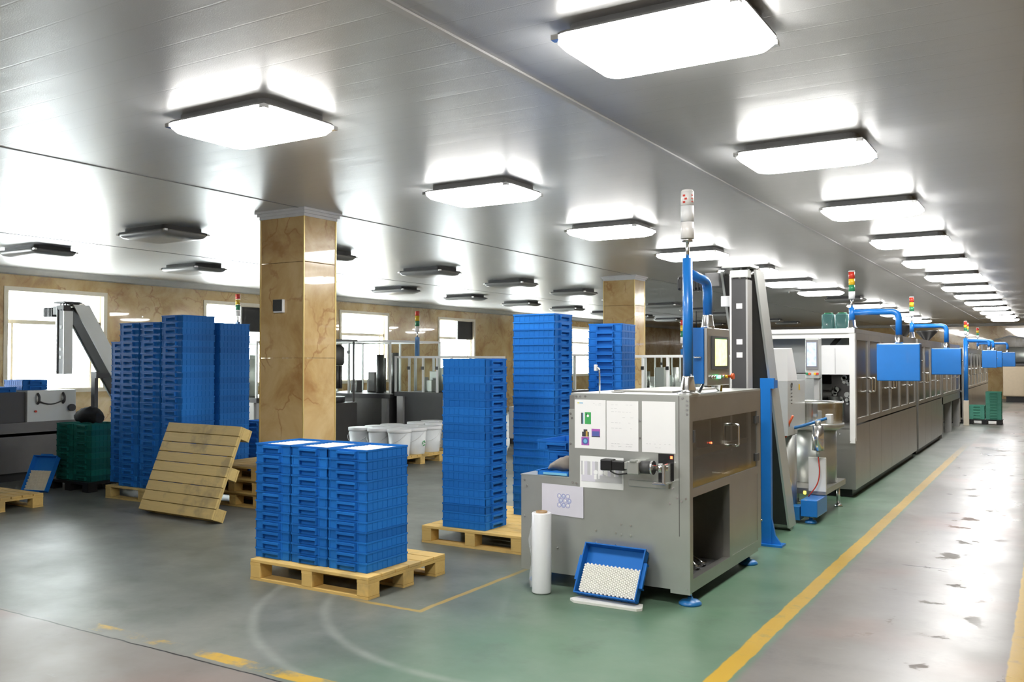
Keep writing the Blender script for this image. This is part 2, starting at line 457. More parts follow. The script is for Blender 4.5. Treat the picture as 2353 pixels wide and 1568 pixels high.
for i, c in enumerate(WIN[2:9]):
    y0, y1 = c - WW / 2, c + WW / 2
    m = MB()
    for a in ((y0 - .045, y0 + .03, WZ0 - .045, WZ1 + .045), (y1 - .03, y1 + .045, WZ0 - .045, WZ1 + .045), (y0 + .03, y1 - .03, WZ1 - .03, WZ1 + .045), (y0 + .03, y1 - .03, WZ0 - .045, WZ0 + .03)):
        m.box(XW + .001, XW + .016, *a)
    m.box(XW - .11, XW + .001, y0 + .0005, y0 + .012, WZ0, WZ1); m.box(XW - .11, XW + .001, y1 - .012, y1 - .0005, WZ0, WZ1)
    m.box(XW - .11, XW + .001, y0 + .012, y1 - .012, WZ0 + .0005, WZ0 + .012); m.box(XW - .11, XW + .001, y0 + .012, y1 - .012, WZ1 - .012, WZ1 - .0005)
    w = struct(m.build('window_%d' % (i + 1), 'cream_trim'))
    m = MB()
    m.box(XW - .17, XW - .11, y0, y1, WZT - .035, WZT + .035)
    for a, b in ((y0, y0 + .05), (y1 - .05, y1)): m.box(XW - .17, XW - .11, a, b, WZ0, WZ1)
    for a, b in ((WZ0, WZ0 + .05), (WZ1 - .05, WZ1)): m.box(XW - .17, XW - .11, y0 + .05, y1 - .05, a, b)
    m.box(XW - .165, XW - .115, y0 + .15, y0 + .19, WZ0 + .05, WZT - .035)
    m.box(XW - .165, XW - .115, y1 - .22, y1 - .18, WZ0 + .05, WZT - .035)
    m.build('sash', 'cream_trim', w)
    MB().box(XW - .143, XW - .138, y0 + .05, y1 - .05, WZ0 + .05, WZ1 - .05).build('pane', 'glass', w)
    if abs(c - WIN[4]) < .1 or abs(c - WIN[6]) < .1:
        MB().box(XW - .10, XW - .05, c + .10, y1 - .02, WZT - .03, WZ1 - .04).build('dark_panel', 'outdoor_dark', w)
        MB().box(XW - .10, XW - .03, c + .06, c + .10, WZT - .03, WZ1 - .04).build('panel_frame', 'grey_frame', w)

# ------------------------------------------------------------------ ceiling lights
def make_light(lit):
    t = thing('ceiling_light', '', 'ceiling light')
    W_, L_ = .90, .64
    MB().loft([rrect(0, 0, W_ - .10, L_ - .10, .06, 0), rrect(0, 0, W_ - .10, L_ - .10, .06, -.045), rrect(0, 0, W_ + .015, L_ + .015, .09, -.050), rrect(0, 0, W_ + .015, L_ + .015, .09, -.060)], smooth=False).build('housing', 'mid_grey' if lit else 'dark_grey', t, local=True)
    MB().loft([rrect(0, 0, W_, L_, .085, -.0605), rrect(0, 0, W_, L_, .085, -.085), rrect(0, 0, W_ - .05, L_ - .05, .08, -.112), rrect(0, 0, W_ - .16, L_ - .16, .07, -.13), rrect(0, 0, W_ - .34, L_ - .34, .05, -.138)]).build('diffuser', 'lamp_glow' if lit else 'lamp_off', t, local=True)
    for sx in (-1, 1):
        for sy in (-1, 1):
            a = MB(); x, y = sx * (W_ / 2 - .018), sy * (L_ / 2 - .018)
            a.box(x - .02, x + .02, y - .02, y + .02, -.083, -.058).build('clip', 'steel_bright', t, local=True)
    return t
LIT, OFF = make_light(True), make_light(False)
used = {True: False, False: False}
def put_light(x, y, lit, label, group):
    src = LIT if lit else OFF
    if not used[lit]: o = src; used[lit] = True; o.location = (x, y, H)
    else: o = dup(src, (x, y, H))
    o['label'] = label; o['group'] = group
for k in range(13):
    put_light(-1.57, 4.0 + 2.80 * k, True, 'lit ceiling light, %s from the camera in the row above the aisle' % ORD[k], 'ceiling lights above the aisle')
for k in range(13):
    on = k != 7
    put_light(-4.47, 4.08 + 2.76 * k, on, '%s ceiling light, %s from the camera in the row left of the seam strip' % ('lit' if on else 'unlit', ORD[k]), 'ceiling lights left of the seam strip')
for k in range(12):
    put_light(-9.25, 7.05 + 2.71 * k, False, 'unlit ceiling light, %s from the camera in the row beyond the marble columns' % ORD[k], 'unlit ceiling lights beyond the columns')
for k in range(12):
    put_light(-12.3, 7.3 + 2.68 * k, False, 'unlit ceiling light, %s from the camera in the row nearest the windows' % ORD[k], 'unlit ceiling lights nearest the windows')
for x, nm in ((-1.57, 'row above the aisle'), (-4.47, 'row left of the seam strip')):
    for k, w in ((1, 'overhead'), (2, 'farther back')):
        put_light(x, 4.0 - 2.8 * k, True, 'lit ceiling light behind the camera, %s, in the %s' % (w, nm), 'ceiling lights behind the camera')

# ------------------------------------------------------------------ columns
def make_column(x0, x1, y0, y1, label):
    t = thing('column', label, 'column', ((x0 + x1) / 2, (y0 + y1) / 2, 0), group='marble columns')
    m = MB(); zs = [0, .62, 1.63, 2.64, H - .001]
    for a, b in zip(zs, zs[1:]): m.bbox(x0, x1, y0, y1, a + .002, b - .002, .003, 1)
    m.build('shaft', 'marble', t)
    for x in (x0, x1):
        for y in (y0, y1):
            MB().box(x - .007, x + .007, y - .007, y + .007, 0.002, H - .07).build('corner_strip', 'gold_trim', t)
    m = MB()
    for d, a, b in ((.012, H - .085, H - .055), (.03, H - .055, H - .025), (.05, H - .025, H - .0005)): m.box(x0 - d, x1 + d, y0 - d, y1 + d, a, b)
    m.build('cornice', 'cornice_grey', t)
    return t
make_column(-7.30, -6.67, 6.80, 7.28, 'near marble-clad square column behind the pallet of crates')
make_column(-7.30, -6.67, 15.35, 15.83, 'far marble-clad square column behind the tall crate stacks')
t = thing('wall_switch', 'small dark square switch box with white edge on the near column', 'switch', (-7.005, 6.80, 2.18))
MB().bbox(-7.075, -6.935, 6.765, 6.80, 2.11, 2.25, .004, 1).build('housing', 'white_plastic', t)
MB().box(-7.073, -6.947, 6.758, 6.766, 2.125, 2.248).build('cover', 'black_plastic', t)

# ------------------------------------------------------------------ crates
CW, CL, CH, CP = .352, .452, .0699, .070
def crate_body():
    m = MB(); w, l = CW / 2 - .004, CL / 2 - .004; th = .004
    m.box(-w + .004, w - .004, -l + .004, l - .004, 0, .004)
    for a in ((-w, -w + th, -l, l), (w - th, w, -l, l), (-w, w, -l, -l + th), (-w, w, l - th, l)): m.box(*a, .001, CH - .001)
    e = .004
    for a in ((-w - e, -w, -l - e, l + e), (w, w + e, -l - e, l + e), (-w, w, -l - e, -l), (-w, w, l, l + e)): m.box(*a, CH - .013, CH)
    n = 9
    for k in range(n):
        y = -l + .012 + (2 * l - .024) * k / (n - 1)
        for sx in (-1, 1): m.box(min(sx * w, sx * (w + .0028)), max(sx * w, sx * (w + .0028)), y - .0035, y + .0035, .004, CH - .013)
    for x in (-w + .012, -w + .075, w - .075, w - .012):
        for sy in (-1, 1): m.box(x - .003, x + .003, min(sy * l, sy * (l + .0028)), max(sy * l, sy * (l + .0028)), .004, CH - .013)
    return m
def crate_handle(sy):
    m = MB(); l = CL / 2 - .004
    def b(x0, x1, d, z0, z1): m.box(x0, x1, min(sy * l, sy * (l + d)), max(sy * l, sy * (l + d)), z0, z1)
    b(-.085, .085, .027, .038, .055); b(-.085, -.076, .023, .010, .038); b(.076, .085, .023, .010, .038)
    return m
def make_crate(matname):
    t = thing('crate', '', 'crate')
    crate_body().build('body', matname, t, local=True)
    for s in (-1, 1): crate_handle(s).build('handle', matname, t, local=True)
    return t
CRATE = make_crate('crate_blue'); crate_used = [False]
def put_crate(loc, rz, label, group, rot=None):
    if not crate_used[0]:
        crate_used[0] = True; o = CRATE; o.location = loc; o.rotation_euler = rot or (0, 0, rz)
    else: o = dup(CRATE, loc, rz, rot=rot)
    o['label'] = label; o['group'] = group
    return o
def stack(x, y, z, n, rz, where, group, jit=.0025):
    for k in range(n):
        put_crate((x + random.uniform(-jit, jit), y + random.uniform(-jit, jit), z + CP * k), rz + random.uniform(-.004, .004),
                  'ribbed blue crate, %s from the bottom of the %s' % (ORD[k], where), group)
PZ = .1505
for i, nm in enumerate(('left', 'middle', 'right')):
    stack(-4.92 + .362 * i, 4.935, PZ, 12, 0, nm + ' stack on the front pallet', 'crates on the front pallet', .0012)
stack(-4.385, 6.58, PZ, 21, R(90), 'lone stack on the middle pallet', 'crates in the lone stack')
stack(-4.17, 7.42, PZ, 27, R(90), 'taller stack behind the lone stack', 'crates in the taller stack')
stack(-3.83, 8.25, PZ, 26, R(7), 'stack right behind the steel machine', 'crates in the stack behind the steel machine')
G = 'crates in the big cluster'
stack(-9.55, 6.92, PZ, 24, 0, 'low leftmost stack in the big cluster', G)
stack(-9.16, 6.76, PZ, 27, 0, 'second stack in the big cluster', G)
stack(-8.785, 6.76, PZ, 27, 0, 'third stack in the big cluster', G)
stack(-8.41, 6.76, PZ, 28, 0, 'tallest stack in the big cluster', G)
stack(-8.41, 7.28, PZ, 27, 0, 'rear right stack in the big cluster', G)

def fill(x0, x1, y0, y1, z0, z1, r=.0085, mat='pellet'):
    m = MB(); row = 0; y = y0 + r
    while y <= y1 - r:
        x = x0 + r + (r if row % 2 else 0)
        while x <= x1 - r:
            zz = z1 - random.uniform(0, .0015)
            m.tube([(x, y, z0), (x, y, zz)], r * .95, 6); x += 2 * r
        y += 1.74 * r; row += 1
    return m
for i, nm in enumerate(('left', 'middle', 'right')):
    x = -4.92 + .362 * i
    o = fill(x - .160, x + .160, 4.935 - .21, 4.935 + .21, PZ + 11 * CP + .006, PZ + 11 * CP + .058, .011).build('plastic_cap', 'pellet', loc=(x, 4.935, PZ + 11 * CP + .006))
    tag(o, 'white plastic caps filling the top crate of the %s front stack' % nm, 'caps', 'white caps in the front crates', 'stuff')

# ------------------------------------------------------------------ pallets
def make_pallet(w, l, n, mat, label, loc, rz=0, boards_x=True, gap=.012):
    t = thing('pallet', label, 'pallet', loc, rz, 'wooden pallets')
    bw = (l - gap * (n - 1)) / n
    for k in range(n):
        y = -l / 2 + k * (bw + gap)
        MB().bbox(-w / 2, w / 2, y, y + bw, .128, .150, .002, 1).build('deck_board', mat, t, local=True)
    for sx in (-1, 0, 1):
        x = sx * (w / 2 - .05)
        MB().box(x - .05, x + .05, -l / 2, l / 2, .106, .1275).build('stringer', mat, t, local=True)
        for sy in (-1, 0, 1):
            y = sy * (l / 2 - .06)
            MB().bbox(x - .05, x + .05, y - .06, y + .06, .0185, .1055, .003, 1).build('block', mat, t, local=True)
        y = sx * (l / 2 - .06)
        MB().box(-w / 2, w / 2, y - .06, y + .06, 0, .018).build('bottom_board', mat, t, local=True)
    return t
make_pallet(1.12, .88, 6, 'pallet_wood', 'wooden pallet at the front under three stacks of blue crates', (-4.50, 5.07, 0))
make_pallet(1.02, 1.30, 9, 'pallet_wood', 'wooden pallet in the middle under the lone and taller crate stacks', (-4.29, 7.01, 0))
make_pallet(.9, .7, 5, 'pallet_wood', 'wooden pallet hidden behind the steel machine under a crate stack', (-3.95, 8.22, 0))
make_pallet(1.30, 1.05, 8, 'pallet_worn', 'wooden pallet under the big cluster of blue crates', (-8.87, 7.02, 0))
make_pallet(1.02, .95, 8, 'pallet_wood', 'empty wooden pallet lying at the far left edge', (-10.03, 5.27, 0))
# pallet leaning back, deck towards the aisle
lean = make_pallet(1.18, .95, 9, 'pallet_worn', 'worn wooden pallet leaning on edge against the pallet pile', (0, 0, 0), gap=.007)
lean.rotation_euler = (R(68), 0, R(-2.5))
lean.location = (-7.60, 6.27, .442)
for k in range(3):
    make_pallet(.84, .95, 7, 'pallet_wood', 'wooden pallet, %s from the bottom of the pile behind the leaning one' % ORD[k], (-7.77 + .006 * k, 7.32 - .02 * k, .1508 * k))

# ------------------------------------------------------------------ the steel machine in front
FY = 5.59
def foot(parent, x, y, z, mat='blue_foot', r=.075):
    f = MB().lathe((x, y), [(r, 0), (r, .012), (r * .75, .028), (.018, .036), (.018, .05)], 24).build('foot', mat, parent)
    MB().cyl((x, y), .012, .049, z, 12).build('stud', 'steel_bright', f)
def screw(parent, pts, y, mat='steel_bright'):
    m = MB()
    for x, z in pts: m.tube([(x, y, z), (x, y - .005, z)], .0075, 10)
    each(m, 'screw', mat, parent)
t = thing('assembly_machine', 'stepped stainless steel machine with paper sheets on its front plate', 'machine', (-2.68, 6.4, 0))
m = MB()
m.prism([(-3.32, .10), (-3.32, .772), (-2.93, .772), (-2.93, 1.26), (-2.885, 1.26), (-2.885, 1.375), (-2.045, 1.375), (-2.045, .075), (-2.18, .075), (-2.18, .10)], 'y', FY, FY + .012)
m.build('front_plate', 'steel', t)
screw(t, [(-3.29, .74), (-3.27, .70), (-3.29, .48), (-3.02, .28), (-2.90, .75), (-2.87, .745), (-2.915, 1.23), (-2.905, 1.20), (-2.915, 1.02), (-2.87, 1.352), (-2.84, 1.352), (-2.80, 1.354),
    (-2.39, 1.20), (-2.39, 1.08), (-2.09, 1.355), (-2.06, 1.34), (-2.06, 1.31), (-2.06, 1.28), (-2.06, 1.25), (-2.13, .70), (-2.16, .76), (-2.07, .70), (-2.72, .43), (-2.57, .43), (-2.57, .345), (-2.72, .345), (-2.53, .49), (-2.46, .49), (-2.46, .42), (-2.53, .42), (-2.18, .66), (-2.07, .11), (-2.10, .68)], FY)
MB().box(-2.118, -2.114, FY - .002, FY, .45, 1.37).build('seam_line', 'steel_dark', t)
MB().box(-3.31, -2.94, FY + .012, 7.10, .10, .770).build('ledge_body', 'steel_dull', t)
m = MB(); m.box(-3.325, -2.93, FY, 7.10, .7725, .782); m.build('ledge_top', 'steel', t)
# body left of the door bay, back, floor and roof
m = MB()
m.box(-2.93, -2.66, FY + .012, 7.24, .10, 1.36)
m.box(-2.66, -2.06, 6.52, 7.24, .10, .72)
m.build('body', 'steel_dull', t)
m = MB(); m.box(-2.92, -2.05, FY + .012, 7.25, 1.361, 1.375)
m.build('top_plate', 'steel', t)
m = MB(); m.box(-2.75, -2.30, 5.95, 6.95, 1.376, 1.388); m.box(-2.70, -2.62, 5.8, 5.86, 1.376, 1.384)
m.build('hatch', 'steel_dull', t)
m = MB()
m.box(-2.10, -2.05, FY + .012, FY + .075, .08, 1.361); m.box(-2.10, -2.05, 7.16, 7.25, .10, 1.361)
m.box(-2.10, -2.05, FY + .075, 7.16, 1.20, 1.361); m.box(-2.10, -2.05, FY + .075, 7.16, .70, .755)
m.box(-2.10, -2.05, FY + .075, 7.16, .08, .165); m.box(-2.10, -2.05, 6.44, 6.50, .165, .70)
m.build('side_frame', 'steel_dull', t)
MB().box(-2.075, -2.053, 6.50, 7.16, .165, .70).build('side_panel', 'steel_dull', t)
d = MB().box(-2.066, -2.058, FY + .078, 7.157, .757, 1.198).build('door', 'acrylic', t)
MB().tube(round_path([(-2.058, 6.52, 1.13), (-2.005, 6.52, 1.13), (-2.005, 6.52, .975), (-2.058, 6.52, .975)], .02), .009, 10).build('handle', 'steel_bright', d)
m = MB(); m.box(-2.058, -2.045, 7.12, 7.2, 1.10, 1.16); m.box(-2.058, -2.045, 7.12, 7.2, .80, .86); m.box(-2.058, -2.045, FY + .085, FY + .115, 1.06, 1.14)
each(m, 'hinge', 'dark_grey', d)
MB().tube([(-2.05, 6.05, 1.03), (-2.056, 6.05, 1.03)], .006, 10).build('indicator', 'led_red', t)
# works behind the door
m = MB()
m.box(-2.64, -2.12, 5.63, 7.15, .93, .95); m.box(-2.60, -2.2, 5.75, 5.95, .95, 1.12); m.box(-2.55, -2.25, 6.1, 6.3, .95, 1.08)
m.cyl((-2.30, 6.55), .07, .95, 1.15); m.cyl((-2.30, 6.85), .06, .95, 1.17); m.box(-2.50, -2.15, 6.0, 6.35, .76, .90); m.box(-2.4, -2.14, 5.75, 5.9, .76, .91); m.box(-2.4, -2.14, 6.6, 6.95, .76, .89)
each(m, 'fixture', 'steel', t)
MB().box(-2.13, -2.115, 5.68, 7.1, .945, .985).build('guide_rail', 'gold_trim', t)
m = MB()
m.box(-2.655, -2.6, FY + .02, 6.5, .10, .69); m.box(-2.62, -2.08, FY + .02, 6.5, .10, .12); m.box(-2.45, -2.3, 5.8, 6.1, .12, .30); m.box(-2.6, -2.4, 6.2, 6.45, .12, .5)
each(m, 'bay_panel', 'mid_grey', t)
m = MB()
for k in range(5):
    y = 5.72 + .13 * k
    m.tube(round_path([(-2.55, y, .14), (-2.3, y + .05, .20 + .03 * (k % 2)), (-2.16, y - .04, .14), (-2.2, y + .1, .135)], .08), .010, 8)
each(m, 'cable', 'steel_bright', t)
for x, y in ((-2.07, 5.57 + .09), (-2.09, 7.02), (-3.24, 5.72), (-3.24, 7.0)): foot(t, x, y, .10)
# drive on the front plate
dm = MB().bbox(-2.47, -2.18, FY - .018, FY, .755, .80, .004, 1).build('bracket', 'steel', t)
dr = MB().bbox(-2.625, -2.54, 5.455, 5.53, .865, .94, .008).bbox(-2.543, -2.455, 5.460, 5.525, .870, .932, .006).build('motor', 'black_plastic', t)
MB().tube(round_path([(-2.555, 5.47, .862), (-2.50, 5.46, .842), (-2.43, 5.47, .855)], .03), .005, 8).build('cable', 'black_rubber', dr)
m = MB(); m.bbox(-2.454, -2.425, 5.465, 5.52, .88, .93, .004, 1); m.bbox(-2.424, -2.34, 5.44, FY, .855, .94, .006); m.bbox(-2.40, -2.355, 5.43, 5.47, .935, .95, .003, 1)
m.build('gearbox', 'steel', t)
m = MB(); m.tube([(-2.34, 5.495, .90), (-2.27, 5.495, .90)], .042, 20); m.build('coupling', 'dark_grey', t)
m = MB(); m.tube([(-2.27, 5.495, .90), (-2.255, 5.495, .90)], .046, 20); m.tube([(-2.255, 5.495, .90), (-2.15, 5.495, .90)], .018, 14); m.tube([(-2.22, 5.495, .90), (-2.19, 5.495, .90)], .032, 18)
m.bbox(-2.185, -2.165, 5.46, FY, .80, .93, .003, 1); m.bbox(-2.26, -2.16, 5.47, FY, .795, .81, .003, 1)
m.build('shaft', 'steel_bright', t)
m = MB(); m.box(-2.26, -2.152, FY - .003, FY, .81, .985); m.build('slot', 'black_plastic', t)
MB().box(-2.175, -2.16, FY - .006, FY - .003, .955, .972).build('indicator', 'led_red', t)

def sheet(name, label, x0, x1, z0, z1, paper, cells, y=FY - .003, skew=0, cat='paper sheet', grp='paper sheets on the steel machine'):
    """cells: (u0,u1,v0,v1,material); u to the right, v down, 0..1 on the sheet"""
    mats = [paper]; m = MB(); w, h = x1 - x0, z1 - z0
    m.prism([(x0, z0 + skew), (x1, z0), (x1, z1), (x0, z1 + skew)], 'y', y, y + .002)
    for idx, c in enumerate(cells):
        yo = .0003 + .00006 * idx if len(cells) < 60 else .0003
        mat = c[-1]
        if mat not in mats: mats.append(mat)
        k = mats.index(mat)
        if c[0] == 'disc':
            _, u, v, r, _ = c
            m.tube([(x0 + u * w, y, z1 - v * h), (x0 + u * w, y - yo - .0002, z1 - v * h)], r, 18, mi=k)
        else:
            u0, u1, v0, v1, _ = c
            m.box(x0 + u0 * w, x0 + u1 * w, y - yo, y, z1 - v1 * h, z1 - v0 * h, mi=k)
    return tag(m.build(name, mats, loc=((x0 + x1) / 2, y, z0)), label, cat, grp)
rnd = random.Random(3)
def lines(rows, u0=.15, u1=.85, mat='ink_grey'):
    out = []
    for v in rows:
        u = u0
        while u < u1 - .05:
            e = u + rnd.uniform(.03, .10)
            if rnd.random() < .6: out.append((u, min(e, u1), v, v + .004, mat))
            u = e + .04
    return out
sheet('paper_sheet', 'white sheet with green and purple pictures taped on the steel front plate', -2.882, -2.644, .992, 1.330, 'paper',
      [(.09, .17, .058, .078, 'ink_yellow'), (.15, .27, .058, .078, 'ink_cyan'), (.21, .27, .27, .50, 'ink_dark'), (.26, .285, .27, .50, 'ink_cyan'), (.33, .53, .255, .50, 'ink_green'),
       ('disc', .43, .33, .009, 'paper'), ('disc', .45, .41, .012, 'ink_green'), (.37, .40, .28, .33, 'ink_dark'), (.24, .46, .66, .755, 'ink_dark'), (.29, .41, .61, .66, 'ink_dark'), (.36, .42, .64, .755, 'ink_gold'),
       (.22, .47, .765, .935, 'ink_magenta'), ('disc', .345, .85, .024, 'ink_blue'), ('disc', .345, .85, .014, 'ink_cyan'), (.55, .82, .59, .755, 'ink_magenta'), (.57, .80, .64, .75, 'ink_blue'), (.55, .82, .74, .757, 'ink_dark')] + lines([.07, .10], .6, .9))
sheet('paper_sheet', 'middle white sheet with faint lines taped on the steel front plate', -2.638, -2.402, .990, 1.328, 'paper', lines([.08, .15, .22, .33, .44, .55, .86, .91]))
sheet('paper_sheet', 'right white sheet with one dotted line low down on the front plate', -2.376, -2.140, .990, 1.330, 'paper', [(u, u + .05, .83, .835, 'ink_grey') for u in (.13, .22, .37, .52, .67, .80)] + lines([.90], .4, .7))
cells = []
for k in range(26):
    u = .03 + .036 * k
    cells.append((u, u + .036, .16 + .004 * (k % 3), .60, ['ink_grey', 'paper_lilac', 'paper', 'ink_grey', 'paper_lilac'][(k * 7) % 5]))
cells += [(.36, .97, .60, .80, 'ink_grey'), (.04, .36, .60, .80, 'paper_lilac')]
cells += [('disc', .37, .50, .016, 'paper'), ('disc', .49, .50, .016, 'paper'), ('disc', .60, .50, .016, 'paper'), (.33, .39, .58, .72, 'paper'), (.43, .46, .58, .70, 'paper')]
sheet('paper_sheet', 'white sheet with a grey photo of tubes beside the black motor', -2.842, -2.512, .722, .940, 'paper', cells)
cells = [('disc', .5 + .09 * i + .045 * (j % 2), .42 + .13 * j, .017, ['ink_blue', 'paper_lilac', 'ink_cyan'][0 if (i + j) % 3 else 1]) for i in range(3) for j in range(3)]
cells = [c for c in cells] + [('disc', c[1] , c[2], .010, 'paper_lilac') for c in cells]
for i, c in enumerate(cells[9:]): cells[9 + i] = ('disc', c[1], c[2], .0105, 'ink_cyan' if i % 2 else 'paper_lilac')
def lilac_sheet():
    x0, x1, z0, z1, y = -3.145, -2.815, .505, .722, FY - .006
    mats = ['paper_lilac', 'ink_ring', 'ink_pale', 'paper']; m = MB()
    m.prism([(x0, z0 + .012), (x1, z0), (x1, z1), (x0, z1 + .006)], 'y', y, y + .002)
    for i in range(3):
        for j in range(3):
            cx, cz = x0 + .14 + .034 * i + .012 * (j % 2), z1 - .075 - .032 * j
            m.tube([(cx, y, cz), (cx, y - .0006, cz)], .0175, 16, mi=1); m.tube([(cx, y - .0006, cz), (cx, y - .001, cz)], .0125, 16, mi=2 if (i + j) % 2 else 0)
            m.tube([(cx + .003, y - .001, cz + .004), (cx + .003, y - .0014, cz + .004)], .005, 10, mi=3)
    tag(m.build('paper_sheet', mats, loc=((x0 + x1) / 2, y, z0)), 'lilac sheet with a cluster of blue rings low on the steel plate', 'paper sheet', 'paper sheets on the steel machine')
lilac_sheet()

# things on the ledge of the steel machine
G = 'blue crates on the ledge of the steel machine'
for k in range(2):
    put_crate((-3.125, 6.17, .7835 + CP * k), 0, 'dark blue crate, %s from the bottom on the machine ledge' % ORD[k], G)
put_crate((-3.215, 6.17, .7835 + CP * 2 + .004), 0, 'bright blue crate overhanging the pair on the machine ledge', G)
t = thing('tray', 'flat blue tray under a grey bag on the machine ledge', 'tray', (-3.08, 5.74, .783))
m = MB(); m.box(-3.20, -2.95, 5.62, 5.87, .783, .788)
for a in ((-3.20, -3.193, 5.62, 5.87), (-2.957, -2.95, 5.62, 5.87), (-3.193, -2.957, 5.62, 5.627), (-3.193, -2.957, 5.863, 5.87)): m.box(*a, .788, .812)
m.box(-3.21, -3.193, 5.61, 5.88, .808, .814); m.build('body', 'crate_blue', t)
MB().box(-3.15, -2.96, 5.612, 5.619, .787, .803).build('label_strip', 'ink_cyan', t)
m = MB()
m.loft([[(-3.16 + .20 * k / 7, 5.745 + (.02 + .07 * math.sin(.3 + 2.3 * k / 7)) * math.cos(a) + .01 * math.sin(3 * a + k), .805 + (.012 + .045 * math.sin(.2 + 1.6 * k / 7)) * (1 + math.sin(a)) + .004 * math.sin(5 * a + 2 * k)) for a in [2 * math.pi * i / 14 for i in range(14)]] for k in range(8)])
tag(m.build('bag', 'bag_grey', loc=(-3.08, 5.745, .80)), 'crumpled grey bag lying in the tray on the machine ledge', 'bag')

# ------------------------------------------------------------------ control posts with hanging boxes
def signal_light(name, parent, x, y, z, r, segs):
    """segs: (height, material) from the bottom up"""
    root = None; zz = z
    for h, mat in segs:
        m = MB().cyl((x, y), r, zz, zz + h - .002, 18); zz += h
        if root is None: root = m.build(name, mat, parent)
        else: m.build('lens' if mat.startswith('lens') else 'cap', mat, root)
    return zz
t = thing('control_post', 'tall blue control post with touch panel standing on the steel machine', 'control post', (-2.10, 5.72, 1.376))
MB().lathe((-2.10, 5.72), [(.075, 1.376), (.075, 1.386), (.05, 1.392), (.052, 1.41), (.038, 1.49), (.036, 1.50)], 28).build('base_collar', 'steel_bright', t)
MB().cyl((-2.10, 5.72), .034, 1.50, 2.29, 24).build('pole', 'blue_paint', t)
MB().cyl((-2.10, 5.72), .012, 2.291, 2.40, 12).build('rod', 'steel_bright', t)
m = MB().cyl((-2.10, 5.72), .036, 2.40, 2.42, 18); sl = m.build('signal_light', 'steel_bright', t)
MB().cyl((-2.10, 5.72), .044, 2.42, 2.53, 20).build('lens', 'lens_clear', sl)
MB().cyl((-2.10, 5.72), .044, 2.532, 2.64, 20).build('lens', 'white_plastic', sl)
MB().cyl((-2.10, 5.72), .044, 2.642, 2.735, 20).lathe((-2.10, 5.72), [(.044, 2.735), (.036, 2.748), (.01, 2.752)], 20).build('cap', 'lens_clear', sl)
m = MB()
for k in range(3): m.box(-2.115 + .012 * (k % 2), -2.098 + .012 * (k % 2), 5.72 - .0455, 5.72 - .044, 2.655 + .022 * k, 2.668 + .022 * k)
for k in range(3): m.box(-2.062 , -2.0555, 5.72 - .025, 5.72 - .008, 2.66 + .022 * k, 2.668 + .022 * k)
m.build('red_marks', 'lens_red', sl)
MB().tube(round_path([(-2.10, 5.75, 2.19), (-2.10, 6.12, 2.16), (-2.10, 6.12, 1.92)], .08, 8), .033, 20).build('arm', 'blue_paint', t)
MB().lathe((-2.10, 6.12), [(.048, 1.832), (.048, 1.845), (.044, 1.85), (.035, 1.92), (.034, 1.925)], 24).build('arm_collar', 'steel_bright', t)
cb = MB().bbox(-2.20, -2.085, 5.99, 6.47, 1.44, 1.832, .006).build('control_box', 'blue_paint', t)
MB().bbox(-2.084, -2.055, 5.99, 6.47, 1.425, 1.832, .005, 1).build('panel', 'steel_dull', cb)
MB().box(-2.0545, -2.046, 6.06, 6.42, 1.54, 1.775).build('bezel', 'dark_grey', cb)
MB().box(-2.0455, -2.044, 6.12, 6.375, 1.565, 1.755).build('screen', 'screen_yellow', cb)
MB().box(-2.0455, -2.0445, 6.12, 6.375, 1.7555, 1.762).build('status_bar', 'lens_green', cb)
MB().tube(round_path([(-2.145, 5.99, 1.625), (-2.145, 5.965, 1.625), (-2.105, 5.965, 1.625), (-2.105, 5.99, 1.625)], .008), .006, 8).build('handle', 'steel_bright', cb)
for y, mt in ((6.05, 'steel_bright'), (6.10, 'steel_bright'), (6.20, 'led_green'), (6.29, 'steel_bright'), (6.36, 'lens_yellow')):
    MB().tube([(-2.055, y, 1.487), (-2.035, y, 1.487)], .012, 14).build('button', mt, cb)
MB().tube([(-2.055, 6.43, 1.487), (-2.03, 6.43, 1.487), (-2.028, 6.43, 1.487), (-2.01, 6.43, 1.487)], .02, 16, radii=[.01, .01, .022, .022]).build('stop_button', 'orange_paint', cb)
m = MB(); m.tube([(-2.16, 6.1, 1.376), (-2.20, 6.32, 1.44)], .012, 8); m.tube([(-2.16, 6.55, 1.376), (-2.14, 6.35, 1.44)], .012, 8); each(m, 'brace', 'steel', t)
MB().tube(round_path([(-2.12, 6.475, 1.78), (-2.12, 6.51, 1.74), (-2.12, 6.51, 1.5), (-2.12, 6.47, 1.376)], .03), .008, 8).build('cable', 'lens_yellow', t)
MB().tube([(-2.16, 6.05, 1.833), (-2.16, 6.05, 1.95)], .004, 8).build('antenna', 'black_plastic', t)

t = thing('push_rod', 'thin bright rod standing upright at the left of the steel top', 'rod', (-2.71, 5.63, 1.376))
MB().tube(round_path([(-2.71, 5.63, 1.376), (-2.71, 5.63, 1.545), (-2.735, 5.63, 1.56)], .02), .006, 8).build('rod', 'steel_bright', t)
MB().bbox(-2.75, -2.728, 5.62, 5.64, 1.53, 1.575, .003, 1).build('tip', 'white_plastic', t)

